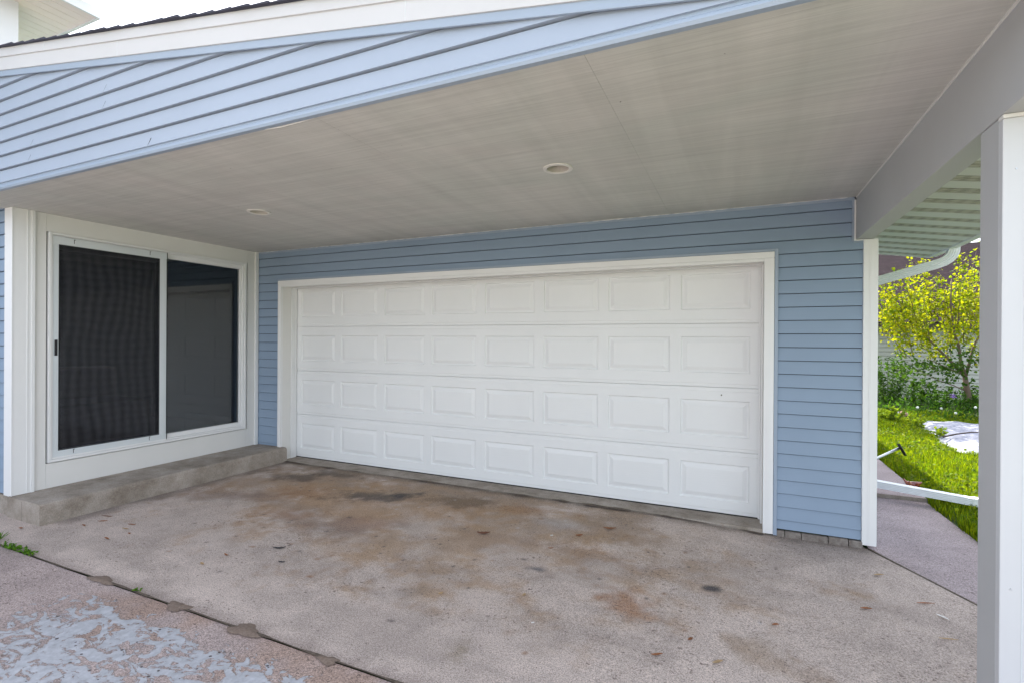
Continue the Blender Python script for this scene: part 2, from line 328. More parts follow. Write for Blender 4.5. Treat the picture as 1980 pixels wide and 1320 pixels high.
def stains(X, Y, base):
    A = np.empty(X.shape + (3,)); A[:] = base
    n1 = fbm(X, Y, 1.6); n2 = fbm(X + 40, Y, 5); n3 = fbm(X * 1.0 + 9, Y * 1.0 + 77, 14); n4 = fbm(X + 5, Y * 1.25 + 31, 2.6) + (fbm(X, Y * 1.8, 17, 6) - 0.5) * 0.22; n5 = fbm(X + 13, Y * 1.5 + 3, 24, 6)
    A *= (0.90 + 0.24 * n1)[..., None] * (0.93 + 0.14 * n2)[..., None] * (0.9 + 0.2 * n3)[..., None]
    def lay(mask, col, k):
        mk = np.clip(mask, 0, 1)[..., None] * k; A[:] = A * (1 - mk) + np.array(col) * mk
    def blob(x, y, rx, ry, rot=0, rag=1.0, soft=0.8):
        c, s = math.cos(rot), math.sin(rot); dx, dy = X - x, Y - y
        u = (dx * c + dy * s) / rx; v_ = (-dx * s + dy * c) / ry
        d = np.sqrt(u * u + v_ * v_) + (n2 - 0.5) * rag * 2 + (n3 - 0.5) * rag + (n5 - 0.5) * rag * 0.8
        return 1 - sstep(1 - soft, 1 + soft * 0.5, d)
    back = sstep(-1.35, -0.35, Y) * (1 - sstep(4.2, 5.2, X))
    lay(back * sstep(0.26, 0.56, n4), (0.29, 0.205, 0.135), 0.8)          # brown wash under the eaves of the door
    lay(blob(2.3, -0.9, 1.9, 0.75) * sstep(0.3, 0.6, n1), (0.39, 0.245, 0.135), 0.75); lay(blob(3.6, -1.0, 1.6, 0.8) * sstep(0.42, 0.6, fbm(X + 3, Y * 1.6 + 8, 2.2)), (0.40, 0.27, 0.165), 0.6); lay(sstep(0.5, 0.7, fbm(X * 0.7 + 60, Y * 1.5 + 8, 3.0)), (0.30, 0.25, 0.22), 0.35)
    for (x, y, rx, ry, rot, col, k) in (
        (1.05, -0.45, 0.34, 0.16, 0.1, (0.10, 0.085, 0.08), 0.75), (1.35, -0.18, 0.5, 0.10, 0, (0.07, 0.06, 0.055), 0.6),
        (2.20, -0.62, 0.36, 0.15, 0.5, (0.095, 0.085, 0.08), 0.8), (2.42, -0.45, 0.13, 0.07, 0.5, (0.05, 0.05, 0.055), 0.7),
        (2.95, -0.42, 0.30, 0.14, 0.2, (0.12, 0.095, 0.075), 0.6), (3.55, -0.33, 0.20, 0.13, 0, (0.30, 0.16, 0.08), 0.4),
        (1.55, -0.80, 0.22, 0.14, 0.2, (0.30, 0.16, 0.08), 0.5), (1.95, -1.25, 0.30, 0.13, 0.2, (0.33, 0.20, 0.14), 0.5), (1.35, -1.05, 0.35, 0.12, 0.2, (0.30, 0.19, 0.13), 0.4),
        (2.55, -1.20, 0.28, 0.14, 0.3, (0.33, 0.20, 0.14), 0.5), (3.9, -0.55, 0.22, 0.13, 0, (0.40, 0.40, 0.42), 0.45), (4.45, -0.65, 0.25, 0.13, 0.3, (0.28, 0.19, 0.12), 0.45),
        (4.12, -0.98, 0.45, 0.09, -0.1, (0.30, 0.19, 0.12), 0.4), (4.60, -1.47, 0.14, 0.13, 0.4, (0.33, 0.17, 0.09), 0.75), (3.6, -1.05, 0.35, 0.14, 0.2, (0.32, 0.22, 0.16), 0.35),
        (4.0, -2.2, 0.05, 0.12, 0.2, (0.25, 0.20, 0.13), 0.5), (5.15, -2.05, 0.10, 0.10, 0.2, (0.28, 0.21, 0.14), 0.5), (5.2, -1.62, 0.10, 0.16, 0.6, (0.28, 0.20, 0.13), 0.5),
        (5.45, -1.75, 0.15, 0.07, -0.5, (0.28, 0.20, 0.14), 0.45), (5.0, -1.09, 0.045, 0.03, 0.3, (0.05, 0.05, 0.055), 0.9), (4.02, -1.32, 0.055, 0.03, 0.2, (0.12, 0.12, 0.13), 0.8),
        (2.36, -1.35, 0.4, 0.18, 0.2, (0.22, 0.19, 0.19), 0.3), (3.45, -1.9, 0.12, 0.05, 0.6, (0.2, 0.17, 0.15), 0.4), (0.9, -1.2, 0.5, 0.2, 0.1, (0.25, 0.21, 0.2), 0.35)):
        lay(blob(x, y, rx, ry, rot), col, k)
    # spatter of small dark chips
    for k in range(150):
        x, y = random.uniform(1.4, 5.4), random.uniform(-2.2, -0.3); q = random.random(); r_ = random.uniform(0.004, 0.010)
        lay(1 - sstep(0.7, 1.2, np.hypot((X - x) / r_ / 1.6, (Y - y) / r_)), (0.10, 0.085, 0.08) if q < 0.6 else ((0.27, 0.14, 0.07) if q < 0.85 else (0.5, 0.46, 0.44)), 0.8)
    # damp, dirty edges along step, sill crack and front joint
    lay((1 - sstep(0.47, 0.66, X + (n2 - .5) * .2)) * (1 - sstep(-0.2, 0.0, -2.2 - Y)), (0.15, 0.13, 0.12), 0.6)
    lay(sstep(-0.16, -0.02, Y + (n3 - .5) * .12), (0.12, 0.10, 0.08), 0.55)
    lay(1 - sstep(0.0, 0.10, Y + 2.5 + (n3 - .5) * .08), (0.22, 0.17, 0.15), 0.45)
    return A
BASE = (0.515, 0.43, 0.38)
xs_ = np.linspace(0, 1, 430); ys_ = np.linspace(-2.495, 0.02, 130)
Y, T_ = np.meshgrid(ys_, xs_, indexing='ij'); XR = 5.935 - 0.565 * Y - 0.006
X = -2.0 + T_ ** 1.0 * (XR + 2.0); Zg = gz(X, Y) + (fbm(X, Y, 1.2) - 0.5) * 0.006
A_ = stains(X, Y, BASE)
rm = sstep(5.2, 5.8, X)[..., None]; A_ = A_ * (1 - 0.12 * rm)
colour_grid('driveway', X, Y, Zg, A_, 'concrete')
# front slab: spalled, patched
X, Y = np.meshgrid(np.linspace(-2.0, 7.35, 300), np.linspace(-4.2, -2.501, 90)); Zg = gz(X, Y) - 0.004 + (fbm(X, Y, 1.2) - 0.5) * 0.006
A_ = np.empty(X.shape + (3,)); A_[:] = (0.41, 0.33, 0.305)
n1 = fbm(X, Y, 2.2)[..., None]; A_ *= 0.8 + 0.4 * n1
om = (sstep(0.4, 0.65, fbm(X + 3, Y, 3.0)) * sstep(1.7, 2.3, X) * (1 - sstep(-2.62, -2.56, -Y * -1)))[..., None] * 0
ow = (sstep(0.38, 0.62, fbm(X + 3, Y, 3.0)) * sstep(1.6, 2.4, X))[..., None] * 0.55; A_ = A_ * (1 - ow) + np.array((0.36, 0.23, 0.16)) * ow
sk = sstep(1.3, 2.2, X) * (1 - sstep(3.9, 4.9, X)) * sstep(2.51, 2.70, -Y); sk = 0.02 + 0.62 * sk
colour_grid('driveway_apron', X, Y, Zg, A_, 'apron', sk)
o = MB(); o.quad((-6, -24, -0.006), (7.35, -24, -0.006), (7.35, -4.2, -0.006), (-6, -4.2, -0.006)); 
m_, n_, b_, c_, v_ = concrete('far_driveway'); n_.links.new(mixc(n_, 'MULTIPLY', 1, (0.50, 0.44, 0.40), ramp(n_, noise(n_, v_, 3, 6), [(0.3, g(0.85)), (0.7, g(1.1))])), b_.inputs['Base Color'])
struct(o.build('driveway_far_slab', m_))
# side walk
def walk(name, y0, y1, z, sh):
    Y, T_ = np.meshgrid(np.linspace(y0, y1, 90), np.linspace(0, 1, 60), indexing='ij')
    XL = np.where(Y < -0.02, 5.941 - 0.565 * Y + 0.012, 5.95); XRR = np.maximum(6.66 + 0.03 * (1 - sstep(0.3, 1.3, Y)), XL + 0.001); X = XL + T_ * (XRR - XL)
    A_ = np.empty(X.shape + (3,)); A_[:] = (0.33, 0.275, 0.28); A_ *= (0.8 + 0.4 * fbm(X, Y, 2.5))[..., None]
    colour_grid(name, X, Y, np.full_like(X, z) + sh * sstep(1.0, 1.5, Y), A_, 'concrete')
walk('walk', -1.30, 1.42, -0.033, 0.0); walk('walk_far_slab', 1.43, 9.0, 0.0, 0.0)
o = MB(); o.box(5.95, 6.665, 1.425, 1.432, -0.05, -0.001); struct(o.build('walk_riser', 'step'))
# lawn sheet to the horizon
o = MB(); o.quad((-150, -150, -0.05), (150, -150, -0.05), (150, 150, -0.05), (-150, 150, -0.05)); struct(o.build('lawn', 'lawn'))
# soil in the joints: irregular ribbons with small mud humps
def ribbon(mb, pts, wf, z):
    n_ = 160; P = [Vector(pts[0]).lerp(Vector(pts[1]), k / n_) for k in range(n_ + 1)]; d = (P[-1] - P[0]).normalized(); nn_ = Vector((-d.y, d.x))
    pr = None
    for k, p in enumerate(P):
        w_ = wf(k / n_, p); off = (vnoise(np.array([p.x * 6.0]), np.array([p.y * 6.0]))[0] - .5) * 0.008
        a = p + nn_ * (w_ + off); b2 = p - nn_ * (w_ - off); zz = z + gz(np.array(p.x), 0)
        cur = ((a.x, a.y, zz), (b2.x, b2.y, zz))
        if pr: mb.quad(pr[0], cur[0], cur[1], pr[1])
        pr = cur
def wj(t, p):
    q = 0.003 + 0.009 * max(0, vnoise(np.array([p.x * 9]), np.array([3.0]))[0] - 0.25)
    return q
o = MB(); ribbon(o, ((-2, -2.494), (7.3, -2.504)), wj, 0.0035); ribbon(o, ((5.94, 0.0), (6.70, -1.345)), lambda t, p: 0.007, 0.002)
ribbon(o, ((0.40, -0.035), (5.30, -0.035)), lambda t, p: 0.003 + 0.030 * vnoise(np.array([p.x * 8]), np.array([8.0]))[0] ** 2, 0.0075)
tag(o.build('joint_soil', 'soil', recalc=False), 'dark soil packed in the joints of the concrete', None, kind='stuff')
for (x, y, r_, ex, lb) in ((1.82, -2.495, 0.045, 2.4, 'small brown mud smear on the slab joint, farthest to the left'), (2.50, -2.497, 0.052, 1.5, 'round brown mud hump on the slab joint, between the left smear and the larger hump'),
                       (3.00, -2.50, 0.062, 1.5, 'largest brown mud hump on the slab joint, right of the weed'), (3.52, -2.505, 0.036, 1.5, 'small dark mud hump on the slab joint, nearest the bottom of the photo')):
    o = MB(); seg = 28; o.v.append((x, y, 0.0092)); rings = 4
    for k in range(1, rings + 1):
        for j in range(seg):
            t = 2 * math.pi * j / seg; rr = r_ * k / rings * (1 + 0.22 * math.sin(3 * t + x * 5) + 0.1 * math.sin(7 * t + x))
            o.v.append((x + rr * ex * math.cos(t), y + rr * 0.7 * math.sin(t), 0.008 * (1 - (k / rings) ** 2) + 0.0012))
    for j in range(seg): o.f.append((0, 1 + j, 1 + (j + 1) % seg))
    for k in range(rings - 1):
        for j in range(seg): a = 1 + k * seg + j; b2 = 1 + k * seg + (j + 1) % seg; o.f.append((a, a + seg, b2 + seg, b2))
    tag(o.build('mud_hump', 'mud', smooth=True), lb, 'mud', 'mud humps along the slab joint')

# ------------------------------------------------------------------ the house
H = thing('house', (0, 0, 0), 'blue vinyl sided house with white garage door, patio door and carport roof', 'house')
ZC = 2.383; FY = 2.464
def siding(mb, axis, plane, sgn, rects, z_ref, expo, p0=0.016, p1=0.002, slot=0.005):
    """lap siding. axis 'x': wall plane y=plane running in x, outward sgn*y ; axis 'y': plane x=plane"""
    for (u0, u1, za, zb) in rects:
        k0 = math.floor((za - z_ref) / expo) - 1; k1 = math.ceil((zb - z_ref) / expo) + 1
        for k in range(k0, k1):
            b0 = z_ref + k * expo; t0 = b0 + expo; lo = max(b0, za); hi = min(t0, zb)
            if hi - lo < 0.002: continue
            pf = lambda z: p0 + (p1 - p0) * max(0, (z - b0 - 0.004)) / (expo - 0.004)
            prof = [(-0.014, lo), (pf(lo), lo)] + ([(p0, b0 + 0.004)] if lo < b0 + 0.004 < hi else [])
            if hi == t0 and hi - slot > lo + 0.004: prof += [(pf(hi - slot), hi - slot), (-0.014, hi - slot)]
            else: prof += [(pf(hi), hi)]
            for q in range(len(prof) - 1):
                (pa, z1), (pb, z2) = prof[q], prof[q + 1]
                if axis == 'x': mb.quad((u0, plane + sgn * pa, z1), (u1, plane + sgn * pa, z1), (u1, plane + sgn * pb, z2), (u0, plane + sgn * pb, z2))
                else: mb.quad((plane + sgn * pa, u0, z1), (plane + sgn * pa, u1, z1), (plane + sgn * pb, u1, z2), (plane + sgn * pb, u0, z2))
# garage wall siding: strips beside and above the door
o = MB(); siding(o, 'x', 0.0, -1, [(0.0, 0.352, 0.15, 2.052), (0.0, 5.85, 2.052, ZC - 0.018), (5.386, 5.91, 0.022, 2.052), (5.85, 5.91, 2.052, 2.067)], 0.0885, 0.0965)
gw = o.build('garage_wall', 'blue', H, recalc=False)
o = MB(); o.box(0.0, 0.349, 0.015, 0.25, 0, ZC); o.box(5.345, 5.94, 0.015, 0.25, 0.01, ZC); o.box(0.35, 5.344, 0.015, 0.25, 2.02, ZC); o.build('wall_core', 'void', H)
o = MB(); o.box(0, 5.87, -0.016, 0.0, ZC - 0.020, ZC + 0.003); o.build('wall_top_trim', 'blue_trim', H)
# siding seams (butt laps) on the strip above the door, thin raised edges
for (x, k) in ((1.95, 21), (3.9, 22), (2.9, 22)):
    z = 0.0885 + k * 0.0965; o = MB(); o.prism([(x, -0.0166, z + 0.004), (x, -0.0035, z + 0.089), (x + 0.0015, -0.0035, z + 0.089), (x + 0.0015, -0.0166, z + 0.004)], (0, 0, 0), (0, 0.006, 0)); o.build('lap_seam', 'blue_trim', H)
# side wall of garage along +y
o = MB(); siding(o, 'y', 5.95, 1, [(0.04, 7.0, 0.0, 2.42)], 0.0885, 0.0965); o.build('side_wall', 'blue', H, recalc=False)
o = MB(); o.box(5.70, 5.944, 0.26, 7.0, -0.05, 2.42); o.build('side_wall_core', 'void', H)
# foundation blocks under the right siding
o = MB(); x = 5.385
for wd in (0.055, 0.105, 0.165, 0.12, 0.085):
    o.box(x + 0.002, x + wd - 0.002, -0.022, 0.006, -0.06, 0.012 + random.uniform(-0.003, 0.004)); x += wd
o.build('foundation_blocks', 'block', H, bevel=0.004)
# corner trim
def corner_post(name, x0, x1, yf, yb, z0, z1, ribs=True, mat='white'):
    o = MB(); o.box(x0, x1, yf, yb, z0, z1)
    ob = o.build(name, mat, H, bevel=0.003)
    if ribs:
        r2 = MB(); w_ = x1 - x0
        r2.box(x0 + w_ * 0.40, x0 + w_ * 0.43, yf - 0.0015, yf + 0.001, z0 + 0.001, z1 - 0.001); r2.box(x0 + w_ * 0.50, x0 + w_ * 0.53, yf - 0.0015, yf + 0.001, z0 + 0.001, z1 - 0.001); r2.build('trim_rib', mat, ob)
    return ob
corner_post('corner_trim', 5.905, 5.990, -0.022, 0.075, -0.008, 2.085)
# beam pocket trim on garage wall
o = MB(); o.box(5.838, 5.850, -0.020, 0.0, 2.078, ZC - 0.02); o.box(5.850, 5.904, -0.020, 0.0, 2.066, 2.078); o.build('beam_pocket_trim', 'blue_trim', H)
o = MB(); o.box(5.851, 5.862, -0.016, 0.0, 2.079, ZC - 0.001); o.box(5.862, 5.92, -0.016, 0.0, 2.079, 2.086); o.build('beam_pocket_strip', 'white', H)
# beam
o = MB(); o.box(5.864, 5.966, -2.44, 0.0, 2.088, 2.52); o.build('beam', 'beam', H, bevel=0.003)
o = MB(); o.box(5.859, 5.8645, -2.44, -0.01, ZC - 0.008, ZC); o.build('beam_caulk', 'white_board', H)
# front post
o = MB(); o.box(5.868, 6.02, -2.075, -1.943, -0.05, 2.086); post = o.build('carport_post', 'beam', H, bevel=0.003)
o = MB(); o.box(5.8665, 6.04, -2.106, -2.0765, -0.05, 2.074); fc = o.build('post_front_board', 'post_white', post, bevel=0.0025)
o = MB(); o.box(5.918, 5.9205, -2.1072, -2.104, -0.04, 2.07); o.build('board_seam', 'alu', fc)
o = MB(); o.box(5.866, 6.045, -2.110, -2.0765, 2.0745, 2.086); o.build('post_cap_trim', 'white_board', post)
for (a, z) in ((5.899, 1.915), (5.893, 0.62)):
    o = MB(); o.tube([(a, -2.1085, z), (a, -2.105, z)], 0.0028, 8); o.build('nail_head', 'steel', fc)
# ceiling
xj = [-2.0, 1.05, 2.205, 3.364, 4.62, 5.8642]
o = MB()
for a, b2 in zip(xj[:-1], xj[1:]): o.box(a + 0.0004, b2 - 0.0004, -2.452, 0.001, ZC, ZC + 0.015)
ceil = o.build('carport_ceiling', 'ply', H)
o = MB(); o.box(-2, 5.9, -2.455, 0.2, ZC + 0.0151, ZC + 0.03); o.build('ceiling_backing', 'void', H)
o = MB()                                   # ragged white caulk bead between ceiling and wall
o.tube([(0.02 + k * 0.03, -0.020, ZC + random.uniform(-0.0005, 0.0015)) for k in range(194)], [max(0.0012, random.gauss(0.0028, 0.0016)) for k in range(194)], 6)
o.build('ceiling_caulk', 'white_board', H)
# splinter of white trim hanging at the fascia
o = MB(); o.tube([(3.06, -2.452, 2.374), (3.16, -2.449, 2.371), (3.28, -2.444, 2.376), (3.36, -2.44, 2.381)], [0.001, 0.003, 0.003, 0.001], 5); o.build('loose_caulk', 'white_board', H)
# recessed lights
for (lx, ly) in ((4.156, -1.368), (1.655, -1.345)):
    L = MB(); seg = 40
    def ring(r_, z): return [(lx + r_ * math.cos(2 * math.pi * q / seg), ly + r_ * math.sin(2 * math.pi * q / seg), z) for q in range(seg)]
    rs = [ring(0.088, ZC - 0.0005), ring(0.086, ZC - 0.006), ring(0.070, ZC - 0.008), ring(0.064, ZC - 0.003)]
    for a, b2 in zip(rs[:-1], rs[1:]):
        for q in range(seg): L.quad(a[q], a[(q + 1) % seg], b2[(q + 1) % seg], b2[q])
    lo_ = L.build('recessed_light', 'lamp_trim', H, smooth=True)
    L = MB(); rs = [ring(0.064, ZC - 0.003), ring(0.055, ZC - 0.0024), ring(0.03, ZC - 0.0018), ring(0.004, ZC - 0.0014)]
    for a, b2 in zip(rs[:-1], rs[1:]):
        for q in range(seg): L.quad(a[q], a[(q + 1) % seg], b2[(q + 1) % seg], b2[q])
    # real recess: cut the ceiling and sink a baffle
    L = MB(); rs = [ring(0.064, ZC - 0.003), ring(0.060, ZC + 0.04), ring(0.055, ZC + 0.075), ring(0.002, ZC + 0.078)]
    for a, b2 in zip(rs[:-1], rs[1:]):
        for q in range(seg): L.quad(a[q], a[(q + 1) % seg], b2[(q + 1) % seg], b2[q])
    L.build('baffle', 'light_in', lo_, smooth=True)
    # cutter
    K = MB(); K.tube([(lx, ly, ZC - 0.02), (lx, ly, ZC + 0.09)], 0.067, 40)
    me = bpy.data.meshes.new('c'); me.from_pydata(K.v, [], K.f); co = bpy.data.objects.new('c', me); COL.objects.link(co)
    for tgt in ('carport_ceiling', 'ceiling_backing'):
        t = bpy.data.objects[tgt]; md = t.modifiers.new('hole', 'BOOLEAN'); md.operation = 'DIFFERENCE'; md.object = co; md.solver = 'EXACT'
        dg = bpy.context.evaluated_depsgraph_get(); nm = bpy.data.meshes.new_from_object(t.evaluated_get(dg)); t.modifiers.clear(); t.data = nm
    bpy.data.objects.remove(co)

# gable fascia siding (carport front), clipped by the rake
RS = -0.155
o = MB(); siding(o, 'x', -FY, -1, [(-2.4, 6.9, 2.416, 3.7)], 2.4145, 0.0935, 0.018, 0.003, 0.007)
nrm = Vector((-RS, 0, 1)).normalized()
gs = o.build('gable_siding', 'blue_skylit', H, recalc=False, clip=[((0, 0, 3.30), nrm)])
o = MB(); o.prism([(-2.4, 0, 2.40), (6.7, 0, 2.40), (6.7, 0, 2.34), (-2.4, 0, 3.72)], (0, -FY + 0.006, 0), (0, -FY + 0.010, 0))
o = MB(); o.prism([(-2.4, 0, 2.385), (6.0, 0, 2.385), (6.0, 0, 2.40), (-2.4, 0, 3.70)], (0, -FY + 0.015, 0), (0, -FY + 0.020, 0)); o.build('gable_sheathing', 'void', H)
# bottom trim of the gable: two facets and a dark underside
o = MB(); pf = [(0, 2.373), (-0.014, 2.373), (-0.020, 2.384), (-0.017, 2.396), (-0.008, 2.404), (-0.008, 2.417), (0, 2.417)]
o.prism([(-2.4, -FY + a, z) for a, z in pf], (0, 0, 0), (9.3, 0, 0)); gt = o.build('gable_starter_trim', 'blue_trim', H)
o = MB(); o.box(-2.4, 6.8, -FY + 0.0002, -2.4525, 2.374, 2.4); o.build('gable_underside', 'blue_trim', H)
# open lap joints (curved cuts) on gable siding
for (x, k, op) in ((1.785, 4, 0.002), (1.776, 3, 0.003), (0.98, 2, 0.002), (0.95, 1, 0.003), (2.20, 0, 0.007)):
    z0 = 2.4145 + k * 0.0935; pr = None; o = MB()
    for q in range(11):
        t = q / 10; z = z0 + 0.003 + t * 0.078; xx = x + 0.022 * math.sin(t * 1.5); yb = -FY - (0.018 - 0.015 * t) - 0.0012; wv_ = op * math.sin(math.pi * min(1, t * 0.95 + 0.05)) + 0.0006
        cur = ((xx, yb, z), (xx + wv_, yb, z))
        if pr: o.quad(pr[0], pr[1], cur[1], cur[0])
        pr = cur
    o.build('siding_lap_gap', 'void', gs, recalc=False)
# J channel under the rake, rake boards
def slope_bar(name, c0, c1, y0, y1, mat, x0=-2.4, x1=6.82, parent=None, bevel=0.0015):
    o = MB(); o.prism([(x0, 0, c0 + RS * x0), (x1, 0, c0 + RS * x1), (x1, 0, c1 + RS * x1), (x0, 0, c1 + RS * x0)], (0, y0, 0), (0, y1, 0)); return o.build(name, mat, parent or H, bevel=bevel)
slope_bar('rake_channel', 3.216, 3.262, -FY - 0.029, -FY - 0.019, 'blue_trim'); 
slope_bar('rake_channel_lip', 3.256, 3.266, -FY - 0.030, -FY, 'blue_trim')
rk = slope_bar('rake_board', 3.252, 3.345, -2.500, -2.43, 'rake_white')
slope_bar('rake_drip_board', 3.336, 3.394, -2.508, -2.43, 'rake_white')
for x in (1.95, 3.9): o = MB(); o.box(x, x + 0.0016, -2.5008, -2.499, 3.255 + RS * x, 3.335 + RS * x); o.build('board_joint', 'alu', rk)
o = MB(); x = 1.20; o.box(x, x + 0.003, -2.5088, -2.507, 3.337 + RS * x, 3.392 + RS * x); o.build('drip_joint', 'alu', rk)
# roof: deck and shingle courses with saw-tooth edge
o = MB(); o.prism([(-2.42, 0, 3.375 + RS * -2.42), (6.86, 0, 3.375 + RS * 6.86), (6.86, 0, 3.392 + RS * 6.86), (-2.42, 0, 3.392 + RS * -2.42)], (0, -2.50, 0), (0, 2.02, 0)); 
o.prism([(-2.42, 0, 3.375 + RS * -2.42), (6.05, 0, 3.375 + RS * 6.05), (6.05, 0, 3.392 + RS * 6.05), (-2.42, 0, 3.392 + RS * -2.42)], (0, 2.021, 0), (0, 7.1, 0)); rf = o.build('roof', 'void', H)
o = MB(); ex = 0.128; x = 6.88; k = 0
while x > -2.4:
    xa = x - ex * 1.02; yo = -2.527 - random.uniform(-0.003, 0.006); th = 0.010 + random.uniform(0, 0.005)
    for (ya, yb_) in ((yo, 2.03), (2.03, 7.1)):
        if yb_ > 3 and x > 6.1: continue
        o.prism([(xa, 0, 3.392 + RS * xa), (x, 0, 3.392 + RS * x), (x, 0, 3.392 + RS * x + th), (xa, 0, 3.392 + RS * xa + 0.003)], (0, ya, 0), (0, yb_, 0))
    x -= ex
o.build('shingles', 'shingle_dark', rf)
# right eave: vented sloping soffit with ribs, fascia, gutter
def sz(x): return 2.213 + 0.155 * (6.8 - x)
o = MB(); pe = MB(); ya = -2.44; k = 0
while ya < 1.97:
    # one panel 0.30 wide: flat, groove, perforated, groove, perforated, groove
    segs = [(0.0, 0.120, 0, 'f'), (0.120, 0.132, 0.008, 'f'), (0.132, 0.168, 0.0, 'p'), (0.168, 0.180, 0.008, 'f'), (0.180, 0.216, 0.0, 'p'), (0.216, 0.228, 0.008, 'f'), (0.228, 0.2436, 0.0, 'f')]
    for (a, b2, dz, t) in segs:
        y0, y1 = ya + a, min(ya + b2, 1.975)
        if y0 >= 1.975: continue
        (pe if t == 'p' else o).prism([(5.967, y0, sz(5.967) + dz), (6.802, y0, sz(6.802) + dz), (6.802, y0, sz(6.802) + dz + 0.003), (5.967, y0, sz(5.967) + dz + 0.003)], (0, 0, 0), (0, y1 - y0, 0))
    ya += 0.2436
sf = o.build('eave_soffit', 'soffit', H); pe.build('soffit_vents', 'perf', sf)
o = MB(); o.prism([(5.96, 0, sz(5.96) - 0.004), (6.812, 0, sz(6.812) - 0.004), (6.812, 0, sz(6.812) + 0.16), (5.96, 0, sz(5.96) + 0.16)], (0, 1.976, 0), (0, 1.995, 0)); o.build('eave_end_board', 'white_board', H)
o = MB(); o.box(6.803, 6.822, -2.44, 1.98, 2.206, 2.335); o.build('eave_fascia', 'white', H)
o = MB(); gp = [(6.823, 2.330), (6.823, 2.222), (6.828, 2.217), (6.885, 2.217), (6.905, 2.245), (6.925, 2.300), (6.925, 2.330), (6.920, 2.330), (6.918, 2.302), (6.898, 2.25), (6.882, 2.222), (6.828, 2.222)]
o.prism([(a, -2.44, z) for a, z in gp], (0, 0, 0), (0, 4.46, 0)); o.build('gutter', 'white', H)
# downspout: corrugated rectangular pipe, elbow, slanted run to the wall, down, then extension out on the grass
def rib_profile(w_, h_, nr=4, dp=0.003):
    pts = []
    def side(a, b2, nx, ny):
        for q in range(nr * 2 + 1):
            t = (q + 0.0) / (nr * 2 + 1); p = (a[0] + (b2[0] - a[0]) * t, a[1] + (b2[1] - a[1]) * t); d = dp if q % 2 == 1 else 0; pts.append((p[0] - nx * d, p[1] - ny * d))
    a, c = w_ / 2, h_ / 2
    side((-a, -c), (a, -c), 0, -1); side((a, -c), (a, c), 1, 0); side((a, c), (-a, c), 0, 1); side((-a, c), (-a, -c), -1, 0); return pts
dn = MB(); path = [(6.858, 1.5, 2.235), (6.856, 1.5, 2.19), (6.846, 1.5, 2.155), (6.822, 1.5, 2.125), (6.79, 1.5, 2.10), (6.745, 1.5, 2.082), (6.30, 1.5, 1.948), (6.07, 1.5, 1.88)]
dn.sweep(rib_profile(0.080, 0.062), path, up=(0, 1, 0)); ds = dn.build('downspout', 'downspout', H)
dn = MB(); dn.sweep(rib_profile(0.075, 0.06), [(6.02, 1.5, 1.95), (6.005, 1.5, 1.6), (6.005, 1.5, 0.22), (6.03, 1.49, 0.15), (6.10, 1.47, 0.108)], up=(0, 1, 0)); dn.build('downspout_pipe', 'downspout', ds)
dn = MB(); dn.sweep(rib_profile(0.075, 0.060, 4, 0.0035), [(6.06, 1.485, 0.100), (6.75, 1.315, 0.066), (6.93, 1.27, 0.056)]); dn.sweep([(-0.040, -0.033), (0.040, -0.033), (0.040, 0.033), (-0.040, 0.033)], [(6.925, 1.271, 0.058), (7.35, 1.165, 0.035)]); dn.build('downspout_extension', 'downspout', ds, bevel=0.001)

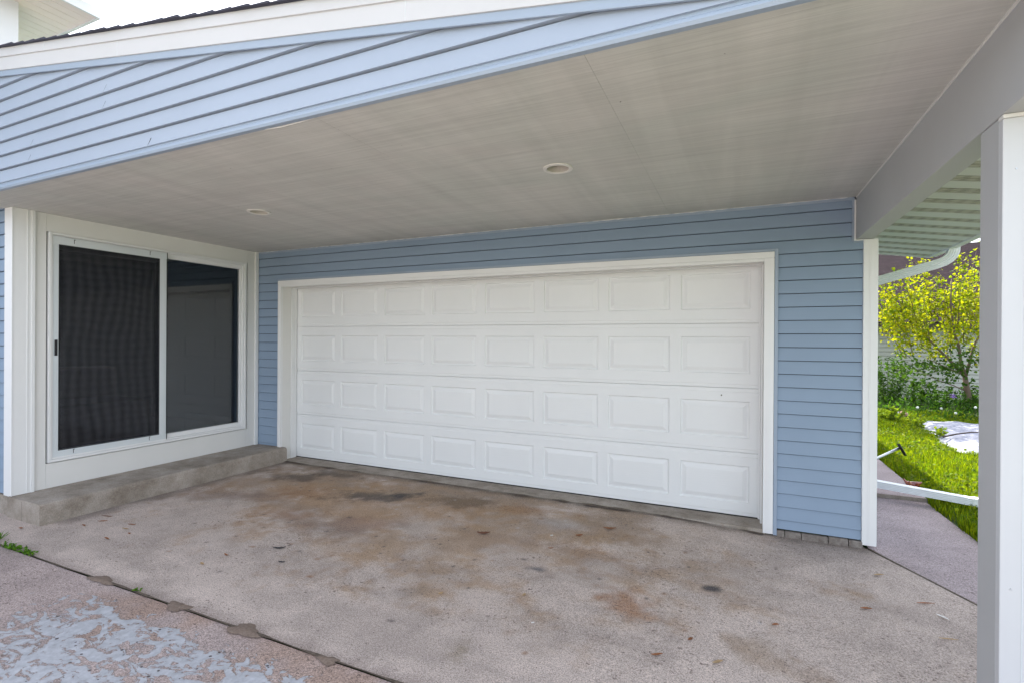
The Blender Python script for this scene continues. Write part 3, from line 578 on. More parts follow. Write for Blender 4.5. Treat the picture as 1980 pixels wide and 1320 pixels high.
# ---- garage door
GD = thing('garage_door', (0, 0, 0), None, None); GD.parent = H
DX0, DX1, DY, DH = 0.375, 5.278, 0.195, 2.032; SH = DH / 4
def mbuild(o, name, mat, par, **k): 
    ob = o.build(name, mat, None, **k); ob.parent = par; return ob
pcs = [(0.463, 0.987), (1.061, 1.583), (1.664, 2.186), (2.263, 2.787), (2.873, 3.397), (3.482, 4.004), (4.085, 4.609), (4.688, 5.214)]
for s_ in range(4):
    z0 = s_ * SH + (0.012 if s_ == 0 else 0.0008); z1 = (s_ + 1) * SH - 0.0008; o = MB(); pz0 = s_ * SH + 0.108; pz1 = pz0 + 0.300
    y = DY
    # flat field tiles around panels
    xs = [DX0] + [q for p in pcs for q in p] + [DX1]
    def fq(xa, xb, za, zb): o.quad((xa, y, za), (xb, y, za), (xb, y, zb), (xa, y, zb))
    zt = z1 - 0.034; zb_ = z0 + 0.030
    for i in range(0, len(xs), 2): fq(xs[i], xs[i + 1], pz0, pz1)
    fq(DX0, DX1, zb_, pz0); fq(DX0, DX1, pz1, zt)
    # bead lines near the section joints
    for (a, b2, sg) in ((zt, z1, 1), (zb_, z0, -1)):
        za = a + sg * 0.004; o.quad((DX0, y, a), (DX1, y, a), (DX1, y + 0.0035, za), (DX0, y + 0.0035, za))
        zc = b2 - sg * 0.003
        o.quad((DX0, y + 0.0035, za), (DX1, y + 0.0035, za), (DX1, y + 0.0035, zc), (DX0, y + 0.0035, zc))
        o.quad((DX0, y + 0.0035, zc), (DX1, y + 0.0035, zc), (DX1, y + 0.008, b2), (DX0, y + 0.008, b2))
    o.quad((DX0, y + 0.008, z0), (DX1, y + 0.008, z0), (DX1, y + 0.04, z0), (DX0, y + 0.04, z0)); o.quad((DX0, y + 0.008, z1), (DX1, y + 0.008, z1), (DX1, y + 0.04, z1), (DX0, y + 0.04, z1))
    for (a, b2) in pcs:
        lv = [(0, 0), (0.004, 0.0), (0.012, 0.0105), (0.022, 0.0105), (0.052, 0.0005), (0.056, 0.0)]
        for (i0, d0), (i1, d1) in zip(lv[:-1], lv[1:]):
            A = [(a + i0, y + d0, pz0 + i0), (b2 - i0, y + d0, pz0 + i0), (b2 - i0, y + d0, pz1 - i0), (a + i0, y + d0, pz1 - i0)]
            B = [(a + i1, y + d1, pz0 + i1), (b2 - i1, y + d1, pz0 + i1), (b2 - i1, y + d1, pz1 - i1), (a + i1, y + d1, pz1 - i1)]
            for q in range(4): o.quad(A[q], A[(q + 1) % 4], B[(q + 1) % 4], B[q])
        i1 = 0.056; o.quad((a + i1, y, pz0 + i1), (b2 - i1, y, pz0 + i1), (b2 - i1, y, pz1 - i1), (a + i1, y, pz1 - i1))
    mbuild(o, 'door_section', 'door_white', GD, recalc=False)
o = MB(); o.box(DX0, DX1, DY + 0.041, DY + 0.045, 0.0, DH); mbuild(o, 'door_core', 'void', GD)
o = MB(); o.box(DX0, DX1 - 0.003, DY + 0.006, DY + 0.035, -0.004, 0.0125); mbuild(o, 'bottom_seal', 'rubber', GD)
o = MB(); o.tube([(5.005, DY - 0.0008, 0.955), (5.005, DY + 0.002, 0.955)], 0.0055, 10); mbuild(o, 'door_chip', 'stick', GD)
# casing, jambs, stops
o = MB(); o.box(0.346, 0.392, -0.034, -0.0, 0.0, 1.99); o.box(5.296, 5.362, -0.034, 0.0, -0.02, 1.99); o.box(0.346, 5.362, -0.034, 0.0, 1.99 + 0.0005, 2.036); o.box(0.392, 5.296, -0.034, 0.0, 1.966, 1.99)
cs = o.build('garage_casing', 'white', H, bevel=0.003)
o = MB(); o.box(5.318, 5.326, -0.037, -0.03, -0.018, 1.985); o.box(5.333, 5.338, -0.036, -0.03, -0.018, 1.985); o.box(0.375, 0.380, -0.037, -0.03, 0.0, 1.97); o.box(0.40, 5.29, -0.037, -0.03, 1.978, 1.983); mbuild(o, 'casing_bead', 'white', cs)
o = MB(); o.box(0.350, 0.389, 0.0005, 0.27, 0.0, 2.0); o.box(5.296, 5.34, 0.0005, 0.27, -0.02, 2.0); o.box(0.389, 5.296, 0.0005, 0.27, 1.970, 2.01); o.build('garage_jamb', 'white_board', H)
o = MB(); o.box(0.3895, 0.399, 0.115, 0.186, 0.0, 1.97); o.box(5.284, 5.2955, 0.10, 0.186, 0.0, 1.97); o.box(0.3895, 5.2955, 0.10, 0.186, 1.963, 1.9695)
o.box(5.270, 5.2835, 0.172, 0.1885, 0.01, 1.965); o.box(0.399, 0.405, 0.172, 0.1885, 0.01, 1.965); o.build('door_stop', 'white', H, bevel=0.002)
o = MB(); o.box(5.364, 5.388, -0.030, 0.0, -0.026, 2.057); o.box(0.332, 0.3445, -0.018, 0.0, 0.16, 2.057); o.box(0.345, 5.364, -0.030, 0.0, 2.038, 2.057); o.build('casing_channel', 'blue_trim', H, bevel=0.002)
# threshold strip (poured sill) under the door
o = MB(); o.box(0.36, 5.31, -0.030, 1.2, -0.05, 0.004); o.build('garage_sill', 'step', H, bevel=0.006)
# garage interior is closed: back of everything
# ---- left wall (x = 0): white board wall with sliding door
WX = 0.0
def yb_box(o, y0, y1, z0, z1, x0, x1): o.box(x0, x1, y0, y1, z0, z1)
SZ = 0.155
o = MB(); o.box(-0.02, 0, -2.062, -1.9835, SZ, ZC); o.box(-0.02, -0.0, -1.9825, -0.15, 2.2405, ZC); o.box(-0.02, 0, -1.9825, -0.15, SZ, 0.355); o.box(-0.02, -0.0, -0.149, -0.0, SZ, ZC); lw = o.build('patio_wall', 'white_board', H, bevel=0.001)
o = MB(); o.box(-0.16, -0.021, -2.18, -1.945, SZ, ZC); o.box(-0.16, -0.021, -0.195, -0.0, SZ, ZC); o.box(-0.16, -0.021, -1.945, -0.195, 2.225, ZC); o.box(-0.16, -0.021, -1.945, -0.195, SZ, 0.37); mbuild(o, 'wall_framing', 'room', lw)
# house corner trim (two faces) and inner corner trim
o = MB(); o.box(-0.10, 0.016, -2.202, -2.0625, 0.150, ZC); ct = o.build('corner_trim', 'white', H, bevel=0.003)
o = MB(); o.box(0.0161, 0.022, -2.082, -2.0625, 0.151, ZC); o.box(0.0161, 0.0195, -2.110, -2.104, 0.151, ZC); o.box(0.0161, 0.0195, -2.202, -2.196, 0.151, ZC); mbuild(o, 'trim_rib', 'white', ct)
o = MB(); o.box(0.0005, 0.018, -0.058, -0.0165, SZ, ZC); o.build('inner_corner_trim', 'white', H, bevel=0.002)
# front wall left of the corner
o = MB(); siding(o, 'x', -2.186, -1, [(-2.4, -0.100, 0.165, ZC)], 0.158, 0.0965); o.build('front_wall', 'blue', H, recalc=False)
o = MB(); o.box(-2.4, -0.1, -2.18, -2.10, 0.1, ZC); o.build('front_wall_core', 'void', H)
o = MB(); o.box(-2.4, 0.0, -2.196, -0.3, -0.05, 0.150); o.build('foundation', 'step', H, bevel=0.006)
# patio door
PD = thing('patio_door', (0, 0, 0), None, None); PD.parent = H
def frame(o, y0, y1, z0, z1, wl, wr, wt, wb, x0, x1):
    o.box(x0, x1, y0, y0 + wl, z0, z1); o.box(x0, x1, y1 - wr, y1, z0, z1); o.box(x0, x1, y0 + wl, y1 - wr, z1 - wt, z1); o.box(x0, x1, y0 + wl, y1 - wr, z0, z0 + wb)
o = MB(); frame(o, -1.972, -0.170, 0.362, 2.238, 0.020, 0.020, 0.016, 0.022, -0.06, 0.012); frame(o, -1.951, -0.191, 0.385, 2.221, 0.012, 0.020, 0.012, 0.014, -0.07, 0.004); mbuild(o, 'outer_frame', 'white', PD, bevel=0.002)
fp = MB(); frame(fp, -1.036, -0.212, 0.400, 2.208, 0.010, 0.022, 0.046, 0.042, -0.060, -0.012); fxp = mbuild(fp, 'fixed_sash', 'white', PD, bevel=0.002)
o = MB(); o.quad((-0.036, -1.028, 0.44), (-0.036, -0.232, 0.44), (-0.036, -0.232, 2.165), (-0.036, -1.028, 2.165)); mbuild(o, 'fixed_glass', 'glass', fxp, recalc=False)
sp = MB(); frame(sp, -1.939, -1.03, 0.400, 2.208, 0.05, 0.05, 0.05, 0.05, -0.062, -0.030); sls = mbuild(sp, 'sliding_sash', 'white', PD, bevel=0.002)
o = MB(); o.quad((-0.044, -1.89, 0.45), (-0.044, -1.08, 0.45), (-0.044, -1.08, 2.158), (-0.044, -1.89, 2.158)); mbuild(o, 'sliding_glass', 'glass', sls, recalc=False)
sc_ = MB(); frame(sc_, -1.941, -1.042, 0.390, 2.218, 0.040, 0.062, 0.070, 0.058, -0.016, 0.000)
sc_.box(0.0002, 0.004, -1.941, -1.042, 2.150, 2.216); sc_.box(0.0002, 0.003, -1.941, -1.042, 0.392, 0.446)
scr = mbuild(sc_, 'screen_door', 'alu', PD, bevel=0.0015)
o = MB(); o.box(-0.0035, 0.0018, -1.075, -1.068, 0.447, 2.149); o.box(-0.0035, 0.0018, -1.918, -1.914, 0.447, 2.149); mbuild(o, 'screen_frame_rib', 'alu', scr)
o = MB(); o.quad((-0.008, -1.902, 0.447), (-0.008, -1.103, 0.447), (-0.008, -1.103, 2.150), (-0.008, -1.902, 2.150)); mbuild(o, 'screen_mesh', 'screen', scr, recalc=False)
o = MB(); o.box(-0.007, -0.003, -1.902, -1.897, 0.448, 2.149); o.box(-0.007, -0.003, -1.108, -1.103, 0.448, 2.149); o.box(-0.007, -0.003, -1.897, -1.108, 2.143, 2.149); o.box(-0.007, -0.003, -1.897, -1.108, 0.448, 0.454); mbuild(o, 'screen_spline', 'rubber', scr)
o = MB()
o.box(0.000, 0.0055, -1.929, -1.909, 1.232, 1.362); o.box(0.0056, 0.009, -1.926, -1.922, 1.240, 1.354); mbuild(o, 'screen_handle', 'black', scr, bevel=0.004)
for (y, z) in ((-1.80, 2.168), (-1.20, 2.168), (-1.80, 0.41), (-1.20, 0.41)):
    o = MB(); o.box(0.0042, 0.0052, y, y + 0.004, z, z + 0.035); o.box(0.0042, 0.0055, y + 0.004, y + 0.012, z + 0.030, z + 0.034)
    mbuild(o, 'screen_clip', 'black', scr)
o = MB(); o.box(-0.004, 0.006, -1.041, -1.0365, 0.392, 2.216); mbuild(o, 'weather_strip', 'rubber', PD)
# dim room behind the glass
o = MB()
for q in (((-3.4, -2.05, 0.16), (-0.17, -2.05, 0.16), (-0.17, 0.8, 0.16), (-3.4, 0.8, 0.16)),): o.quad(*q)
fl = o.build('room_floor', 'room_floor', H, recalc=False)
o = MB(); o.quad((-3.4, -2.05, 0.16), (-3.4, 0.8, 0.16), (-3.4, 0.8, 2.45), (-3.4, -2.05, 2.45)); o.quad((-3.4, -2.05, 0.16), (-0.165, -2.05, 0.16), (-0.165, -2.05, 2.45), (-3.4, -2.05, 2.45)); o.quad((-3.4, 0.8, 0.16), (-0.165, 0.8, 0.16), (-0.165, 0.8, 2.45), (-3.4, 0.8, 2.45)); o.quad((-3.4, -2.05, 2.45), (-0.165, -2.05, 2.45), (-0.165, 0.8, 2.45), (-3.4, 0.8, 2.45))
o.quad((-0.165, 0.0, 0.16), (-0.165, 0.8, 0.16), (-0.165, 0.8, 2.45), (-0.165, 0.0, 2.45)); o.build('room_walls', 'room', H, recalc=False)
o = MB(); o.box(-2.6, -1.7, -1.2, -0.2, 0.16, 0.62); o.box(-2.9, -2.6, -1.3, -0.1, 0.16, 1.0); o.build('room_furniture', 'room_floor', H, bevel=0.03)
# upper storey at far left
ux = -2.405
o = MB(); siding(o, 'y', ux, 1, [(-6.0, -1.40, 3.0, 5.2)], 3.05, 0.1)
uw = o.build('upper_wall', 'blue', H, recalc=False)
o = MB(); o.box(-8, ux - 0.002, -6.0, -1.245, 0.0, 5.2); mbuild(o, 'upper_wall_core', 'blue_trim', uw)
o = MB(); o.box(ux - 0.08, ux + 0.02, -1.40, -1.235, 3.2, 5.199); o.build('upper_corner_trim', 'white', H, bevel=0.004)
o = MB(); x = -1.87; us = []
while x > -8: 
    o.box(x - 0.132, x, -6.3, -0.72, 5.2, 5.206); o.box(x - 0.14, x - 0.132, -6.3, -0.72, 5.206, 5.21); x -= 0.14
up_s = o.build('upper_soffit', 'upper_soffit', H)
o = MB(); o.box(-8, -1.85, -0.72, -0.69, 5.185, 5.30); o.box(-1.87, -1.845, -6.3, -0.72, 5.185, 5.30); o.build('upper_fascia', 'white', H)
o = MB(); o.prism([(-1.844, -6.3, 5.42), (-1.844, -6.3, 5.33), (-1.76, -6.3, 5.33), (-1.73, -6.3, 5.37), (-1.72, -6.3, 5.42), (-1.73, -6.3, 5.42), (-1.74, -6.3, 5.375), (-1.765, -6.3, 5.335), (-1.83, -6.3, 5.335)], (0, 0, 0), (0, 5.5, 0)); o.build('upper_gutter', 'white', H)
o = MB(); o.prism([(-2.0, 0, 5.31), (-8, 0, 6.5), (-8, 0, 6.55), (-2.0, 0, 5.345)], (0, -6.3, 0), (0, -0.69, 0)); o.build('upper_roof', 'shingle_dark', H)

# ------------------------------------------------------------------ concrete step
bm = bmesh.new(); nx_, ny_ = 6, 60
o = MB()
prof = [(0.0, -0.05), (0.470, -0.05), (0.468, 0.06), (0.466, 0.13), (0.462, 0.147), (0.450, 0.156), (0.42, 0.158), (0.2, 0.157), (0.0, 0.156)]
K = 90; base = []
for j in range(K + 1):
    y = -2.215 + j / K * (2.215 - 0.002)
    for (a, z) in prof:
        w1 = (vnoise(np.array([y * 7.0]), np.array([z * 30 + a * 3]))[0] - .5) * 0.006; w2 = (vnoise(np.array([y * 23.0]), np.array([z * 60 + 5]))[0] - .5) * 0.004
        on = 1 if a > 0.4 and z > 0 else 0
        o.v.append((a + (w1 + w2) * on - 0.0, y, z + (w1 * 0.5) * (1 if z > 0.14 and a > 0.1 else 0)))
kk = len(prof)
for j in range(K):
    for q in range(kk - 1): a = j * kk + q; o.f.append((a, a + 1, a + 1 + kk, a + kk))
o.f.append(tuple(range(kk))); o.f.append(tuple(K * kk + q for q in reversed(range(kk))))
st_ = o.build('concrete_step', 'step', None, smooth=False)
tag(st_, 'long low concrete step below the sliding patio door', 'step')
o = MB(); o.box(0.215, 0.2165, -2.2165, -2.2145, 0.0, 0.15); mbuild(o, 'step_joint', 'block', st_)

# ------------------------------------------------------------------ foliage helpers
def leaves(name, P, D, size, cols, mat='leaf', parent=None, aspect=0.75, kind=None, fold=0.25):
    """P (n,3) positions, D (n,3) leaf directions, size (n), cols (n,3)"""
    n_ = len(P); D = D / (np.linalg.norm(D, axis=1, keepdims=True) + 1e-9)
    rnd = RNG.normal(size=(n_, 3)); S = np.cross(D, rnd); S /= (np.linalg.norm(S, axis=1, keepdims=True) + 1e-9); Nn = np.cross(D, S)
    L = size[:, None]; wd = L * aspect * 0.5
    v0 = P; v1 = P + D * L * 0.32 + S * wd + Nn * wd * fold; v2 = P + D * L * 0.72 + S * wd * 0.75 + Nn * wd * fold; v3 = P + D * L - Nn * L * 0.08; v4 = P + D * L * 0.72 - S * wd * 0.75 + Nn * wd * fold; v5 = P + D * L * 0.32 - S * wd + Nn * wd * fold; 
    V = np.stack([v0, v1, v2, v3, v4, v5], 1).reshape(-1, 3); b0 = np.arange(n_)[:, None] * 6
    Fc = np.concatenate([b0 + np.array([[0, 1, 2, 3]]), b0 + np.array([[0, 3, 4, 5]])], 1).reshape(-1, 4)
    me = bpy.data.meshes.new(name); me.from_pydata(V.tolist(), [], Fc.tolist())
    a = me.color_attributes.new('leafcol', 'FLOAT_COLOR', 'POINT'); c = np.ones((n_ * 6, 4)); c[:, :3] = np.repeat(cols, 6, 0); a.data.foreach_set('color', c.ravel())
    me.materials.append(M[mat]); ob = bpy.data.objects.new(name, me); COL.objects.link(ob)
    if parent: ob.parent = parent; ob.matrix_parent_inverse = Matrix.Translation(-Vector(parent.location))
    if kind: ob['kind'] = kind
    return ob
def colvar(n_, c1, c2, sd=0.12):
    t = RNG.random((n_, 1)); return np.clip((np.array(c1) * (1 - t) + np.array(c2) * t) * (1 + RNG.normal(size=(n_, 1)) * sd), 0.004, 0.9)
# grass blades on the visible lawn
def blades(name, n_, xr, yr, hmin, hmax, keep=None, c1=(0.055, 0.13, 0.003), c2=(0.18, 0.235, 0.005)):
    x = RNG.uniform(*xr, n_); y = RNG.uniform(*yr, n_)
    if keep is not None: k = keep(x, y); x, y = x[k], y[k]
    n_ = len(x); t = RNG.uniform(0, 2 * np.pi, n_); patch = fbm(x, y, 1.5); h = RNG.uniform(hmin, hmax, n_) * (0.6 + 0.9 * patch); ln = RNG.uniform(0.1, 0.6, n_) * h
    wdt = RNG.uniform(0.0022, 0.0045, n_); z0 = np.full(n_, -0.05)
    dx, dy = np.cos(t), np.sin(t)
    b1 = np.stack([x - dy * wdt, y + dx * wdt, z0], -1); b2 = np.stack([x + dy * wdt, y - dx * wdt, z0], -1)
    m1 = np.stack([x + dx * ln * .35 - dy * wdt * .8, y + dy * ln * .35 + dx * wdt * .8, z0 + h * .6], -1); m2 = np.stack([x + dx * ln * .35 + dy * wdt * .8, y + dy * ln * .35 - dx * wdt * .8, z0 + h * .6], -1)
    tp = np.stack([x + dx * ln, y + dy * ln, z0 + h], -1)
    V = np.stack([b1, b2, m2, m1, tp], 1).reshape(-1, 3); b0 = np.arange(n_)[:, None] * 5
    me = bpy.data.meshes.new(name); q = (b0 + np.array([[0, 1, 2, 3]])).tolist(); tr_ = (b0 + np.array([[3, 2, 4]])).tolist(); me.from_pydata(V.tolist(), [], q + tr_)
    a = me.color_attributes.new('leafcol', 'FLOAT_COLOR', 'POINT'); cl = colvar(n_, c1, c2, 0.2); c = np.ones((n_ * 5, 4)); c[:, :3] = np.repeat(cl, 5, 0); a.data.foreach_set('color', c.ravel())
    me.materials.append(M['leaf']); ob = bpy.data.objects.new(name, me); COL.objects.link(ob); return ob
tarp_poly_l = lambda y: 7.66 + 0.11 * (y - 4.0) + 0.03 * np.sin(y * 5)
not_tarp = lambda x, y: ~((y > 3.98) & (y < 6.8) & (x > tarp_poly_l(y)))
lawnk = lambda x, y: not_tarp(x, y) & (x > 6.67 + 0.02 * np.sin(y * 9) + np.where(y < 0.6, 0.03, 0))
gr = blades('grass', 90000, (6.65, 9.2), (-0.6, 8.6), 0.055, 0.105, lawnk)
tag(gr, 'bright green sunlit grass growing beside the concrete walk', None, kind='stuff')
n_ = 9000; x = RNG.uniform(6.70, 9.0, n_); y = RNG.uniform(0.2, 8.0, n_); k = lawnk(x, y) & (fbm(x, y, 2.2) > 0.47); x, y = x[k], y[k]; n_ = len(x)
P = np.stack([x, y, RNG.uniform(0.0, 0.035, n_)], -1); D = RNG.normal(size=(n_, 3)); D[:, 2] = np.abs(D[:, 2]) * 0.5
cl = leaves('clover', P, D, RNG.uniform(0.018, 0.038, n_), colvar(n_, (0.06, 0.13, 0.008), (0.15, 0.19, 0.015), 0.2), aspect=1.1)
tag(cl, 'low clover and broad weeds scattered through the lawn', None, kind='stuff')
far = blades('distant_grass', 22000, (6.7, 16), (-3, 9), 0.05, 0.10, lambda x, y: (x > 9.2) | (y < -0.6)); tag(far, 'shaded grass beyond the post', None, kind='stuff')
# ground cover of the bed in front of the neighbour's wall
n_ = 7000; x = RNG.uniform(6.6, 13, n_); y = RNG.uniform(7.0, 11.0, n_); hh_ = RNG.random(n_) ** 1.6 * 0.34 * (0.5 + fbm(x, y, 1.4))
P = np.stack([x, y, hh_ - 0.04], -1); D = RNG.normal(size=(n_, 3)); D[:, 2] = np.abs(D[:, 2]) + 0.3
tag(leaves('bed_ground_cover', P, D, RNG.uniform(0.04, 0.10, n_), colvar(n_, (0.02, 0.065, 0.012), (0.05, 0.12, 0.02), 0.25), aspect=0.35), 'dark green ground cover filling the planting bed', None, kind='stuff')

def at_px(px, py, fwd):     # planning helper: a point fwd metres in front of the viewpoint, used only to read positions off the photo
    return CP + Fw * fwd + Rt * ((px - 990) / 970.7 * fwd) + Up * ((660 - py) / 970.7 * fwd)
def stem_plant(loc, h, spread, n_stem, leafn, leafl, c1, c2, name, label, cat, asp=0.3, group=None):
    t = thing(name, loc, label, cat, group); o = MB(); Ps = []; Ds = []
    for k in range(n_stem):
        a = random.uniform(0, 6.28); r_ = random.random() ** 0.5 * spread * 0.4; b0 = Vector((loc[0] + r_ * math.cos(a), loc[1] + r_ * math.sin(a), loc[2])); hh_ = h * random.uniform(0.65, 1.0)
        lean = Vector((math.cos(a), math.sin(a), 0)) * spread * random.uniform(0.2, 0.6)
        pts = [b0 + lean * (q / 5) ** 1.6 + Vector((0, 0, hh_ * q / 5)) for q in range(6)]; o.tube(pts, [0.006 * (1 - q / 7) for q in range(6)], 4)
        for q in range(leafn):
            s = random.uniform(0.15, 1.0); p = b0 + lean * s ** 1.6 + Vector((0, 0, hh_ * s)); d = Vector((random.gauss(0, 1), random.gauss(0, 1), random.uniform(-0.1, 0.9))); Ps.append(p); Ds.append(d)
    o.build('stem', paint('stem_green', (0.08, 0.12, 0.03), 0.7, 0.2) if 'stemg' not in M else M['stemg'], t)
    n_ = len(Ps); leaves('foliage', np.array(Ps), np.array(Ds), RNG.uniform(0.6, 1.2, n_) * leafl, colvar(n_, c1, c2, 0.2), parent=t, aspect=asp); return t
M['stemg'] = paint('stem_green', (0.08, 0.12, 0.03), 0.7, 0.2)
G1, G2 = (0.02, 0.065, 0.012), (0.05, 0.115, 0.018)
plants = [((8.05, 8.9), 1.15, 0.45, 26, 46, 0.075, 'shrub', 'tall dark green bushy perennial against the grey wall, beside the white corner trim', 'shrub'),
    ((8.6, 9.3), 0.72, 0.35, 16, 30, 0.08, 'leafy_plant', 'medium dark leafy perennial just right of the tallest bush in the bed', 'plant'),
    ((8.95, 9.0), 0.55, 0.30, 12, 26, 0.09, 'leafy_plant', 'upright plant with long narrow leaves in the middle of the bed behind the tarp', 'plant'),
    ((9.35, 8.7), 0.42, 0.35, 14, 22, 0.07, 'leafy_plant', 'low bushy green plant to the left of the purple flower', 'plant'),
    ((9.55, 8.2), 0.62, 0.16, 3, 40, 0.10, 'thistle', 'tall pale green thistle-like weed standing behind the tarp near the post', 'weed'),
    ((10.1, 9.0), 0.95, 0.40, 18, 40, 0.08, 'shrub', 'green bush beside the tree trunk, partly behind the near post', 'shrub'),
    ((9.75, 9.6), 0.60, 0.35, 12, 30, 0.08, 'leafy_plant', 'dark green plant growing at the foot of the small tree trunk', 'plant'),
    ((7.62, 6.75), 0.30, 0.30, 14, 24, 0.06, 'seedling', 'sunlit yellow-green seedling clump in front of the reddish stone', 'plant'),
    ((7.80, 6.1), 0.22, 0.18, 6, 16, 0.06, 'seedling', 'small yellow-green seedling at the left tip of the tarp', 'plant'),
    ((7.85, 5.2), 0.20, 0.14, 5, 14, 0.06, 'seedling', 'small sprout overlapping the left edge of the white part of the tarp', 'plant')]
for i, ((x, y), h_, sp_r, ns, ln_, ll, nm, lb, ct_) in enumerate(plants):
    cc1, cc2 = ((0.13, 0.22, 0.02), (0.2, 0.28, 0.03)) if nm == 'seedling' else (G1, G2)
    stem_plant((x, y, -0.04), h_, sp_r, ns, ln_, ll, cc1, cc2, nm, lb, ct_, asp=0.35 if nm != 'seedling' else 0.6)
# dandelion clocks and iris
m, n, b = new_mat('seed_head'); b.inputs['Base Color'].default_value = (0.72, 0.74, 0.70, 1); b.inputs['Roughness'].default_value = 1; M['seed'] = m
m, n, b = new_mat('purple_petal'); b.inputs['Base Color'].default_value = (0.30, 0.14, 0.55, 1); b.inputs['Roughness'].default_value = 0.7; M['petal'] = m
def ball(o, c, r_, seg=10, rings=6, sq=1.0):
    i = len(o.v); o.v.append((c[0], c[1], c[2] - r_ * sq))
    for k in range(1, rings):
        ph = math.pi * k / rings
        for j in range(seg): t = 2 * math.pi * j / seg; q = r_ * random.uniform(0.9, 1.1); o.v.append((c[0] + q * math.sin(ph) * math.cos(t), c[1] + q * math.sin(ph) * math.sin(t), c[2] - q * sq * math.cos(ph)))
    o.v.append((c[0], c[1], c[2] + r_ * sq)); e = len(o.v) - 1
    for j in range(seg): o.f.append((i, i + 1 + (j + 1) % seg, i + 1 + j)); a = i + 1 + (rings - 2) * seg; o.f.append((e, a + j, a + (j + 1) % seg))
    for k in range(rings - 2):
        for j in range(seg): a = i + 1 + k * seg + j; b2 = i + 1 + k * seg + (j + 1) % seg; o.f.append((a, b2, b2 + seg, a + seg))
for (px, py, fw_, lb) in ((1724, 790, 9.0, 'round white dandelion seed head, leftmost, below the tall bush'), (1774, 787, 9.0, 'round white dandelion seed head above the reddish stone'), (1820, 789, 9.3, 'round white dandelion seed head behind the middle of the tarp'),
                          (1848, 798, 9.0, 'small low white dandelion seed head right of the middle one'), (1886, 787, 9.0, 'round white dandelion seed head beside the near post'), (1735, 797, 9.0, 'tiny white seed head just above and left of the reddish stone')):
    p = at_px(px, py, fw_); t = thing('dandelion', (p.x, p.y, 0), lb, 'flower', 'white dandelion seed heads in the bed'); o = MB(); o.tube([(p.x, p.y, -0.04), (p.x + 0.01, p.y, p.z * 0.6), p], 0.003, 5); o.build('stem', 'stemg', t)
    o = MB(); ball(o, p, 0.022); o.build('seed_head', 'seed', t, smooth=True)
p = at_px(1843, 765, 9.6); t = thing('iris', (p.x, p.y, 0), 'single purple iris flower in front of the small tree', 'flower'); o = MB(); o.tube([(p.x, p.y, -0.04), (p.x, p.y, p.z - 0.02)], 0.005, 5); o.build('stem', 'stemg', t)
o = MB()
for k in range(6):
    a = k * 1.047; d = Vector((math.cos(a), math.sin(a), 0)); s_ = Vector((-d.y, d.x, 0)); zz = 0.5 if k % 2 else -0.35
    p1 = p + d * 0.035 + Vector((0, 0, 0.035 * zz * 2)); p2 = p + d * 0.062 + Vector((0, 0, 0.05 * zz))
    o.quad(p, p1 + s_ * 0.025, p2, p1 - s_ * 0.025)
o.build('petals', 'petal', t, recalc=False)
# reddish stone
t = MB(); ball(t, (7.93, 7.35, 0.045), 0.10, 9, 6, 0.75); ob = t.build('stone', paint('red_brown_stone', (0.30, 0.19, 0.15), 0.9, 0.3), bevel=0.0); tag(ob, 'reddish brown stone block at the corner of the planting bed', 'stone')

# tree: leaning limbs read off the photo, upright leafy shoots
def tree_multi(loc, label, limbs, shoots, leafn, leafl, c1, c2, name='small_tree', dark=None):
    t = thing(name, loc, label, 'tree'); o = MB(); Ps = []; Ds = []; Cs = []
    for pts, r0, r1 in limbs:
        o.tube(pts, [r0 + (r1 - r0) * q / (len(pts) - 1) for q in range(len(pts))], 8)
    tw = []
    for (b0, tip, r_, dens, dk) in shoots:
        b0 = Vector(b0); tip = Vector(tip); mid = (b0 + tip) / 2 + Vector((random.gauss(0, .05), random.gauss(0, .05), random.gauss(0, .03)))
        pts = [b0, mid, tip]; o.tube(pts, [r_, r_ * 0.7, r_ * 0.3], 5)
        ln = (tip - b0).length; k = int(dens * ln * leafn)
        for q in range(k):
            s = random.random() ** 0.8; p = b0.lerp(mid, s * 2) if s < 0.5 else mid.lerp(tip, s * 2 - 1)
            off = Vector((random.gauss(0, 1), random.gauss(0, 1), random.gauss(0, .8))) * 0.055; Ps.append(p + off); Ds.append(Vector((off.x * 8 + random.gauss(0, .5), off.y * 8 + random.gauss(0, .5), random.gauss(-0.25, .5)))); Cs.append(dk)
    o.build('trunk', 'bark', t, smooth=True)
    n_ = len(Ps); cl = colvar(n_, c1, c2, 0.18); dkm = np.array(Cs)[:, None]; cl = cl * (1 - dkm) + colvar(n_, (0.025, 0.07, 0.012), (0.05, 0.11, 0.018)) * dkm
    leaves('crown', np.array(Ps), np.array(Ds), RNG.uniform(0.7, 1.25, n_) * leafl, cl, parent=t, aspect=0.9); return t
FT = 10.4
def pt3(px, py, dep=0.0): return at_px(px, py, FT + dep)
base = pt3(1876, 800); fork = pt3(1866, 728)
limbs = [([base, pt3(1872, 765), pt3(1868, 742), fork], 0.062, 0.045),
         ([fork, pt3(1845, 705, .1), pt3(1818, 678, .2), pt3(1795, 655, .3), pt3(1765, 620, .4)], 0.034, 0.012),
         ([fork, pt3(1858, 700), pt3(1854, 670, -.1), pt3(1846, 645, -.1), pt3(1838, 590, -.2), pt3(1840, 540, -.2)], 0.036, 0.010),
         ([fork, pt3(1875, 700), pt3(1882, 670), pt3(1893, 650), pt3(1905, 600)], 0.034, 0.012),
         ([pt3(1858, 720), pt3(1835, 712, -.3), pt3(1810, 700, -.5), pt3(1785, 690, -.6)], 0.012, 0.004),
         ([pt3(1866, 755), pt3(1845, 745, -.4), pt3(1815, 735, -.6), pt3(1775, 715, -.7)], 0.014, 0.004)]
shoots = []
